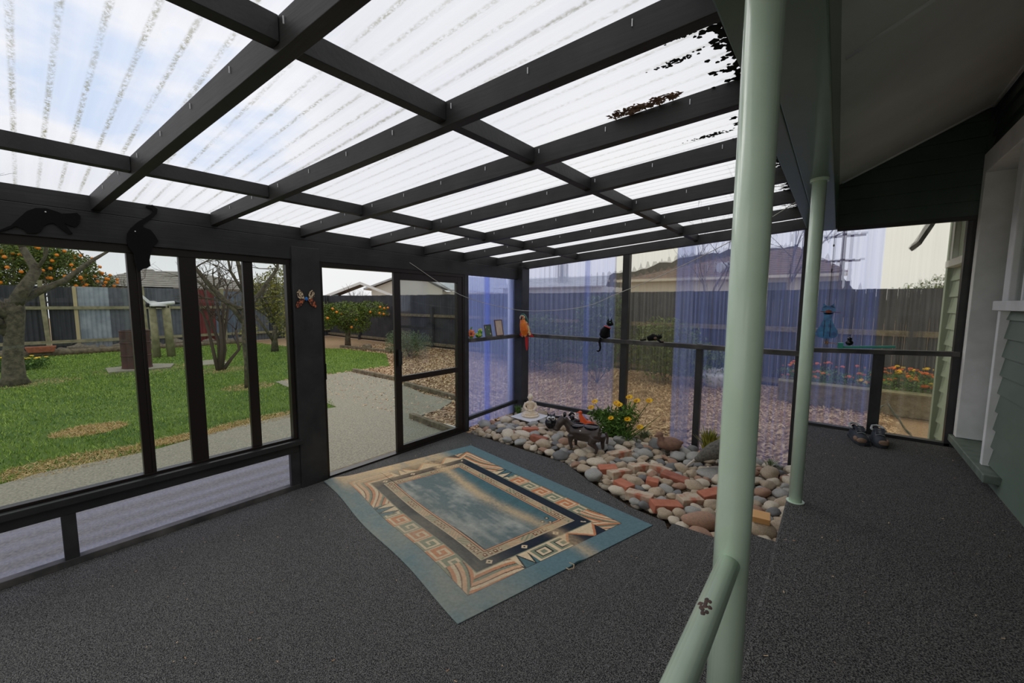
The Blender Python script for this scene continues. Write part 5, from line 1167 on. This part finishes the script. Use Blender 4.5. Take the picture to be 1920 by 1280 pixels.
for P,lb,sc in ((catA,'flat black prowling cat cut-out fixed to the header beam, at left',(.139,2.172)),(catB,'flat black climbing-down cat cut-out hanging from the header beam over the mullion',(.512,2.115))):
    bm=new_bm(); extr(bm,wallpts(P),LX+.001,LX+.013,'x'); o=obj('cat_silhouette',bm,M['silh']); pos_origin(o,(LX,wallpts([sc])[0][0],wallpts([sc])[0][1])); tag(o,lb,'ornament')
    bm=new_bm(); ell(bm,(.014,0,0),(.003,.004,.004),None,8,5); obj('screw_head',bm,M['white'],o)
# butterfly on the post
M['wing']=mat('orange_brown_butterfly_wing',srgb(200,104,60),.5,col2=srgb(60,36,30),nscale=60,ramp=(.45,.52))
M['wingpale']=mat('cream_lined_butterfly_wing',srgb(216,196,160),.5,col2=srgb(70,44,36),nscale=75,ramp=(.48,.54))
t=thing('butterfly_ornament','orange and cream butterfly ornament with blue body on the dark post','ornament',(LX+.022,1.60,1.70))
for sx in (-1,1):
    bm=new_bm(); extr(bm,[(sx*.012,-.01),(sx*.03,.055),(sx*.055,.075),(sx*.075,.05),(sx*.07,.01),(sx*.04,-.015)],0,.004,'x'); obj('upper_wing',bm,M['wingpale'],t)
    bm=new_bm(); extr(bm,[(sx*.012,-.01),(sx*.045,.0),(sx*.075,-.03),(sx*.09,-.07),(sx*.075,-.082),(sx*.04,-.06)],.002,.006,'x'); obj('lower_wing',bm,M['wing'],t)
bm=new_bm(); ell(bm,(.008,0,-.005),(.01,.014,.017)); obj('body',bm,M['skyblue'],t,smooth=True)
# clothes line
pts=[]
kn=[(LX+.004,2.72,2.10),(-3.62,3.45,1.765),(-3.5,4.2,1.60),(-3.1,4.35,1.565),(-2.3,4.15,1.63),(-1.75,3.85,1.77),(-1.2,3.6,1.93),(-.66,3.5,2.16),(-.30,3.45,2.36),(-.052,3.4,2.51)]
for i in range(len(kn)-1):
    p0=Vector(kn[max(i-1,0)]);p1=Vector(kn[i]);p2=Vector(kn[i+1]);p3=Vector(kn[min(i+2,len(kn)-1)])
    for j in range(6):
        u=j/6; pts.append(.5*((2*p1)+(-p0+p2)*u+(2*p0-5*p1+4*p2-p3)*u*u+(-p0+3*p1-3*p2+p3)*u**3))
pts.append(Vector(kn[-1]))
bm=new_bm(); tube(bm,pts,.0028,6); tag(obj('cord',bm,mat('grey_white_cord',srgb(196,194,186),.7),smooth=True),'thin pale cord sagging from the header beam across to the porch beam','cord')
# flower ornament and frog on the left rail
RZ=1.213
t=thing('flower_ornament','orange-pink flower ornament on the rail at the door frame','ornament',(LX-.0,3.66,RZ),R(60))
bm=new_bm()
for k in range(7):
    a=k/7*2*math.pi; ell(bm,(.032*math.cos(a),0,.06+.032*math.sin(a)),(.026,.010,.018),(0,-math.degrees(a),0),10,6)
obj('petals',bm,mat('salmon_orange_petal',srgb(238,130,84),.5),t,smooth=True)
bm=new_bm(); ell(bm,(0,-.008,.06),(.014,.012,.014)); obj('flower_centre',bm,mat('deep_purple_centre',srgb(120,40,70),.5),t,smooth=True)
bm=new_bm(); extr(bm,[(-.02,.0),(.02,0),(.012,.03),(-.012,.03)],-.015,.015,'y'); extr(bm,[(0,.09),(.02,.15),(-.01,.135)],-.003,.003,'y'); obj('leaf_base',bm,M['leaf_daisy'],t)
t=thing('frog_ornament','small bright green leafy ornament on the rail beside the orange flower','ornament',(LX-.0,3.80,RZ),R(60))
bm=new_bm(); ell(bm,(0,0,.035),(.05,.03,.034)); ell(bm,(.02,0,.075),(.032,.022,.03)); obj('body',bm,mat('bright_green_glaze',srgb(50,140,44),.3,col2=srgb(196,200,90),nscale=40,ramp=(.5,.6)),t,smooth=True)
bm=new_bm(); extr(bm,[(-.01,.07),(.05,.09),(.045,.12),(0,.115)],-.006,.006,'y'); obj('crest',bm,mat('pale_yellow_glaze',srgb(226,216,120),.4),t)
# picture frames
def pframe(y,w_,h,lb,mf,mp_,rz_):
    t=thing('picture_frame',lb,'picture frame',(LX+.0,y,RZ),R(90)+rz_)
    # local x along wall, y out of wall; lean back slightly
    t.rotation_euler=(R(-10),0,R(90)+rz_)
    bm=new_bm(); b=.010; bx(bm,-w_/2,-w_/2+b,-.01,.006,0,h); bx(bm,w_/2-b,w_/2,-.01,.006,0,h); bx(bm,-w_/2+b,w_/2-b,-.01,.006,0,b); bx(bm,-w_/2+b,w_/2-b,-.01,.006,h-b,h); obj('frame',bm,mf,t,bevel=.001)
    bm=new_bm(); bx(bm,-w_/2+b,w_/2-b,-.004,.004,b,h-b); obj('picture',bm,mp_,t)
pframe(4.00,.145,.165,'small frame with dark green picture with pale streaks on the rail',mat('grey_brown_frame',srgb(92,84,78),.6),mat('green_dark_picture',srgb(62,88,56),.4,col2=srgb(196,188,160),nscale=26,ramp=(.58,.64)),R(6))
pframe(4.23,.175,.225,'taller brown frame with cream picture on the rail',mat('brown_wood_frame',srgb(112,84,78),.6),mat('cream_picture_paper',srgb(214,192,170),.6,col2=srgb(198,176,160),nscale=14),R(6))
# parrot at the corner
x,y=-3.50,4.60; t=thing('parrot_ornament','orange, red and cream parrot ornament perched at the corner post','ornament',(x,y,RZ-.0),face_cam(x,y))
M['parrot_orange']=mat('orange_parrot_paint',srgb(240,136,24),.4,col2=srgb(226,104,20),nscale=14)
M['parrot_red']=mat('red_parrot_paint',srgb(190,32,36),.4); M['parrot_cream']=mat('cream_scaled_paint',srgb(222,206,150),.5,col2=srgb(190,50,44),nscale=42,ramp=(.52,.58)); M['parrot_green']=mat('dark_green_parrot_paint',srgb(34,92,80),.4)
blob('body',M['parrot_orange'],t,[('c',[(0,0,-.02),(-.005,-.01,.07),(-.02,-.01,.16),(-.03,-.005,.22)],[.04,.062,.052,.034])],.005,3)
blob('head',M['parrot_cream'],t,[('e',(-.032,-.005,.245),(.042,.04,.042))],.004,2)
blob('crown',M['parrot_green'],t,[('e',(-.025,.01,.275),(.038,.036,.032)),('c',[(-.01,.02,.27),(.03,.035,.2),(.04,.04,.14)],[.03,.026,.02])],.004,2)
bm=new_bm(); tube(bm,[(-.045,-.04,.25),(-.05,-.062,.235),(-.048,-.06,.215)],[.014,.010,.003],8); obj('beak',bm,M['black'],t,smooth=True)
bm=new_bm()
for sx in (-.05,-.018): ell(bm,(sx,-.040,.262),(.007,.004,.007),None,8,5)
obj('eyes',bm,M['black'],t)
bm=new_bm(); extr(bm,[(.02,.20),(.05,.17),(.075,.09),(.095,.0),(.07,-.005),(.035,.04),(.02,.10)],-.03,-.012,'y'); obj('wing',bm,M['parrot_cream'],t)
bm=new_bm(); extr(bm,[(.03,.14),(.07,.10),(.10,.02),(.14,-.03),(.08,-.03),(.045,.02)],-.02,.0,'y'); extr(bm,[(-.05,.06),(-.068,.0),(-.045,-.03),(-.03,.02)],-.02,.0,'y'); obj('wing_feathers',bm,M['parrot_red'],t)
bm=new_bm(); extr(bm,[(.005,-.03),(.055,-.03),(.055,-.16),(.045,-.22),(.03,-.23),(.015,-.15)],-.012,.0,'y'); obj('tail',bm,M['parrot_red'],t)
bm=new_bm()
for sx in (-.03,.01): tube(bm,[(sx,-.02,.0),(sx,-.05,-.01),(sx,-.055,-.03)],[.009,.008,.003],6)
obj('feet',bm,M['parrot_cream'],t)
# black cat seated on far rail with hanging tail
x,y=-2.27,4.715; t=thing('rail_cat','black seated cat ornament with red collar, tail hanging below the rail','ornament',(x,y-.015,1.225),R(8))
blob('body',M['silh'],t,[('c',[(-.035,0,.03),(-.02,0,.09),(.02,0,.15)],[.055,.058,.04]),('e',(-.02,0,.035),(.062,.04,.035)),('c',[(.03,-.01,.12),(.045,-.015,.02)],[.022,.014]),('e',(.045,-.005,.195),(.042,.034,.035)),('c',[(.07,-.012,.188),(.09,-.016,.183)],[.02,.014])],.005,3)
bm=new_bm()
for a in (.02,.06): tube(bm,[(a,0,.22),(a+.006,0,.262)],[.014,.001],8)
obj('ears',bm,M['silh'],t)
blob('tail',M['silh'],t,[('c',[(-.06,-.03,.01),(-.07,-.045,-.04),(-.055,-.05,-.11),(-.06,-.05,-.15),(-.085,-.05,-.165),(-.10,-.05,-.155)],[.016,.016,.013,.012,.011,.008])],.004,2)
bm=new_bm(); tube(bm,[(-.012,-.04,.165),(.02,-.046,.155),(.055,-.04,.14),(.06,-.02,.138)],.0075,8); obj('collar',bm,mat('coral_red_collar',srgb(226,92,92),.5),t,smooth=True)
bm=new_bm(); ell(bm,(.058,-.036,.205),(.006,.003,.005)); obj('eye',bm,mat('green_cat_eye',srgb(70,180,140),.3),t)
# crouching cat
x,y=-1.66,4.70; t=thing('rail_cat','small dark crouching cat ornament on the rail of the back wall','ornament',(x,y,1.225),R(6))
blob('body',M['silh'],t,[('c',[(-.07,0,.03),(-.01,0,.055),(.04,0,.05)],[.03,.042,.03]),('e',(.065,-.01,.06),(.03,.026,.024)),('c',[(.05,-.02,.03),(.08,-.03,.006),(.12,-.03,.004)],[.015,.012,.008]),('c',[(-.09,0,.02),(-.13,-.01,.012),(-.16,-.01,.012)],[.012,.01,.008])],.004,3)
bm=new_bm()
for a in (.055,.078): tube(bm,[(a,-.005,.078),(a,-.005,.098)],[.009,.001],6)
obj('ears',bm,M['silh'],t)
bm=new_bm(); ell(bm,(.025,-.035,.045),(.02,.008,.015)); ell(bm,(.10,-.03,.014),(.016,.01,.008)); obj('brown_patch',bm,mat('brown_cat_patch',srgb(104,78,66),.5),t)
# blue glass cat hanging
M['blueglass']=mat('blue_stained_glass',srgb(50,160,220),.15,col2=srgb(20,90,160),nscale=22)
b=M['blueglass'].node_tree.nodes['Principled BSDF']; b.inputs['Transmission Weight'].default_value=.25
x,y=-.065,4.66; t=thing('glass_cat','blue stained glass cat hanging on a wire above the deck rail','ornament',(x,y,1.36),R(0))
bm=new_bm(); extr(bm,[(-.035,.235),(.035,.235),(.028,.18),(.05,.12),(.075,.08),(.082,.04),(.06,.012),(0,.0),(-.06,.012),(-.085,.04),(-.075,.08),(-.05,.12),(-.03,.18)],-.005,.005,'y'); obj('body',bm,M['blueglass'],t)
bm=new_bm(); lathe(bm,[(.001,-.005),(.048,-.005),(.048,.005),(.001,.005)],24); 
for v in bm.verts: v.co=Vector((v.co.x*1.05,v.co.z,v.co.y*.85+.262))
extr(bm,[(-.045,.28),(-.040,.325),(-.012,.298)],-.005,.005,'y'); extr(bm,[(.045,.28),(.040,.325),(.012,.298)],-.005,.005,'y'); obj('head',bm,M['blueglass'],t)
bm=new_bm(); ell(bm,(.0,-.006,.248),(.024,.004,.014)); tube(bm,[(-.06,-.006,.25),(.0,-.006,.245),(.085,-.006,.24)],.0022,5); obj('muzzle',bm,mat('red_brown_enamel',srgb(150,70,40),.4),t)
bm=new_bm(); 
for a in (-.022,.022): tube(bm,[(a,-.006,.02),(a,-.006,.17)],.0022,5)
tube(bm,[(0,-.006,.0),(0,-.006,-.045)],.0025,5); tube(bm,[(0,0,.30),(0,0,.95)],.0016,5); ell(bm,(0,0,.84),(.006,.006,.012)); ell(bm,(0,0,.62),(.005,.005,.02)); obj('hanging_wire',bm,M['black'],t)
# teal bird balancer
x,y=.12,4.70; t=thing('bird_whirligig','teal whirligig ornament with small dark bird on the deck rail','ornament',(x,y-.02,1.278),R(0))
teal_m=mat('teal_painted_wood',srgb(40,150,130),.5)
bm=new_bm(); hexa(bm,[(-.10,-.012,.0),(.28,-.012,.03),(.28,.012,.03),(-.10,.012,.0),(-.10,-.012,.018),(.28,-.012,.048),(.28,.012,.048),(-.10,.012,.018)]); bx(bm,-.10,-.06,-.02,.02,.0,.05); obj('bar',bm,teal_m,t)
blob('bird',M['glossblack'],t,[('e',(-.02,0,.055),(.03,.022,.025)),('e',(-.02,-.005,.09),(.019,.018,.018))],.004,2)
bm=new_bm(); tube(bm,[(-.09,0,.035),(-.16,0,.045)],.003,6); ell(bm,(-.18,0,.045),(.018,.008,.008)); ell(bm,(-.18,0,.045),(.008,.008,.02)); obj('propeller',bm,mat('tan_wood_propeller',srgb(190,140,96),.6),t)
# shoes
M['shoe_dark']=mat('dark_navy_shoe_mesh',srgb(44,50,58),.7); M['shoe_tan']=mat('tan_shoe_suede',srgb(150,120,98),.85,col2=srgb(120,98,80),nscale=30); M['shoe_sole']=mat('dark_rubber_sole',srgb(40,44,48),.8); M['shoe_lining']=mat('pale_grey_shoe_lining',srgb(176,178,176),.8)
def shoe(x,y,rot,lb,flip):
    t=thing('shoe',lb,'shoe',(x,y,DZ),R(rot))
    # toe points to -y
    def ring(yy,w_,h,z0=.022): return [(w_*math.cos(a),yy,z0+h*max(0,math.sin(a))) for a in [math.pi*k/10 for k in range(11)]]
    bm=new_bm(); S_=[(-.145,.020,.018),(-.13,.040,.040),(-.10,.049,.052),(-.05,.050,.066),(0,.046,.082),(.03,.042,.085),(.08,.041,.088),(.12,.038,.092),(.138,.022,.080)]
    rr=[[bm.verts.new(p) for p in ring(*s)] for s in S_]
    for a,b in zip(rr,rr[1:]):
        for k in range(10):
            if 5>=0 and a[0].co.y>=.0 and b[0].co.y<=.125 and 3<=k<=6: continue
            bm.faces.new((a[k],a[k+1],b[k+1],b[k]))
    bm.faces.new(rr[0]); bm.faces.new(list(reversed(rr[-1])))
    o=obj('upper',bm,M['shoe_dark'],t,smooth=True); so=o.modifiers.new('thick','SOLIDIFY'); so.thickness=.005; sb=o.modifiers.new('sub','SUBSURF'); sb.levels=1; sb.render_levels=1
    bm=new_bm(); extr(bm,[(.0,-.155),(.035,-.14),(.052,-.09),(.052,-.03),(.044,.05),(.044,.12),(.02,.148),(-.02,.148),(-.044,.12),(-.044,.05),(-.052,-.03),(-.052,-.09),(-.035,-.14)],.0,.026,'z'); obj('sole',bm,M['shoe_sole'],t,bevel=.006)
    bm=new_bm(); ell(bm,(-.012*flip,-.128,.038),(.036,.022,.022)); ell(bm,(-.04*flip,-.08,.04),(.014,.04,.02)); obj('toe_cap',bm,M['shoe_tan'],t,smooth=True)
    bm=new_bm(); hexa(bm,[(-.028,-.055,.088),(.028,-.055,.088),(.030,.01,.10),(-.030,.01,.10),(-.026,-.055,.094),(.026,-.055,.094),(.034,.015,.128),(-.034,.015,.128)]); obj('tongue',bm,M['shoe_dark'],t,bevel=.003)
    bm=new_bm(); tube(bm,[(-.04,.02,.105),(-.042,.08,.10),(-.03,.13,.112),(0,.145,.118),(.03,.13,.112),(.042,.08,.10),(.04,.02,.105)],.009,8); obj('collar_lining',bm,M['shoe_lining'],t,smooth=True)
    bm=new_bm()
    for k in range(4): tube(bm,[(-.03,-.06+k*.018,.082+k*.009),(0,-.062+k*.018,.092+k*.009),(.03,-.055+k*.018,.082+k*.009)],.0025,5)
    obj('laces',bm,M['shoe_lining'],t)
shoe(.205,4.43,14,'worn grey and tan trainer on the deck, left of the pair',1)
shoe(.335,4.46,4,'worn grey and tan trainer on the deck, right of the pair',-1)
# leaf litter caught on the roof, black mould by the beam
V=[];F=[]; random.seed(31)
for k in range(260):
    u=random.random(); x=-.80+u*.26+random.gauss(0,.008); y=ry(1.59,x)-.035+random.gauss(0,.018)*(1-u*.3); z=rz(x,y)+.088+random.random()*.004
    a=random.uniform(0,6.28); L=random.uniform(.008,.02); i=len(V); V+=[(x-L*math.cos(a),y-L*math.sin(a),z),(x+L*.4*math.sin(a),y-L*.4*math.cos(a),z+.004),(x+L*math.cos(a),y+L*math.sin(a),z),(x-L*.4*math.sin(a),y+L*.4*math.cos(a),z+.002)]; F.append((i,i+1,i+2,i+3))
tag(mesh_from('leaf_litter',V,F,M['litter']),'clump of brown dead leaves lying on the clear roof','leaves',kind='stuff')
V=[];F=[]
def mould(x,y,s):
    z=rz(x,y)+.086+random.random()*.006; a=random.uniform(0,6.28); i=len(V)
    for k in range(5): V.append((x+s*math.cos(a+k*1.256)*random.uniform(.6,1.2),y+s*math.sin(a+k*1.256)*random.uniform(.5,1.1),z))
    F.append(tuple(range(i,i+5)))
for k in range(2600):
    y=random.uniform(1.15,4.6); v=int(y/.083)*.083+.0415; dx=abs(random.gauss(0,.02))+ (.0 if random.random()<.85 else random.random()*.06)
    mould(XR-.02-dx*(1.6 if abs(y-v)<.02 else .7),y if random.random()<.5 else v+random.gauss(0,.01),random.uniform(.006,.018))
for cx,cy in ((-.48,1.45),(-.42,1.33),(-.55,2.15),(-.50,2.16)):
    for k in range(60): mould(cx+random.gauss(0,.03),cy+random.gauss(0,.006),random.uniform(.004,.009))
tag(mesh_from('roof_mould',V,F,M['mould']),'black leaf mould and moss along the upper edge of the clear roof','moss',kind='stuff')
# crumbs on the carpet
V=[];F=[]; random.seed(90)
for k in range(260):
    if random.random()<.6: x=random.uniform(-3.5,-.85); y=random.uniform(.2,3.3); z=.004
    else: x=random.uniform(-.14,.75); y=random.uniform(.9,4.4); z=DZ+.004
    a=random.uniform(0,6.28); L=random.choice([.002,.003,.004,.007]); W=.0018; i=len(V); ca_,sa_=math.cos(a),math.sin(a)
    V+=[(x-L*ca_+W*sa_,y-L*sa_-W*ca_,z),(x+L*ca_+W*sa_,y+L*sa_-W*ca_,z),(x+L*ca_-W*sa_,y+L*sa_+W*ca_,z+.001),(x-L*ca_-W*sa_,y-L*sa_+W*ca_,z+.001)]; F.append((i,i+1,i+2,i+3))
tag(mesh_from('carpet_crumbs',V,F,M['chips']),'scattered bits of bark and crumbs on the charcoal carpet','crumbs',kind='stuff')
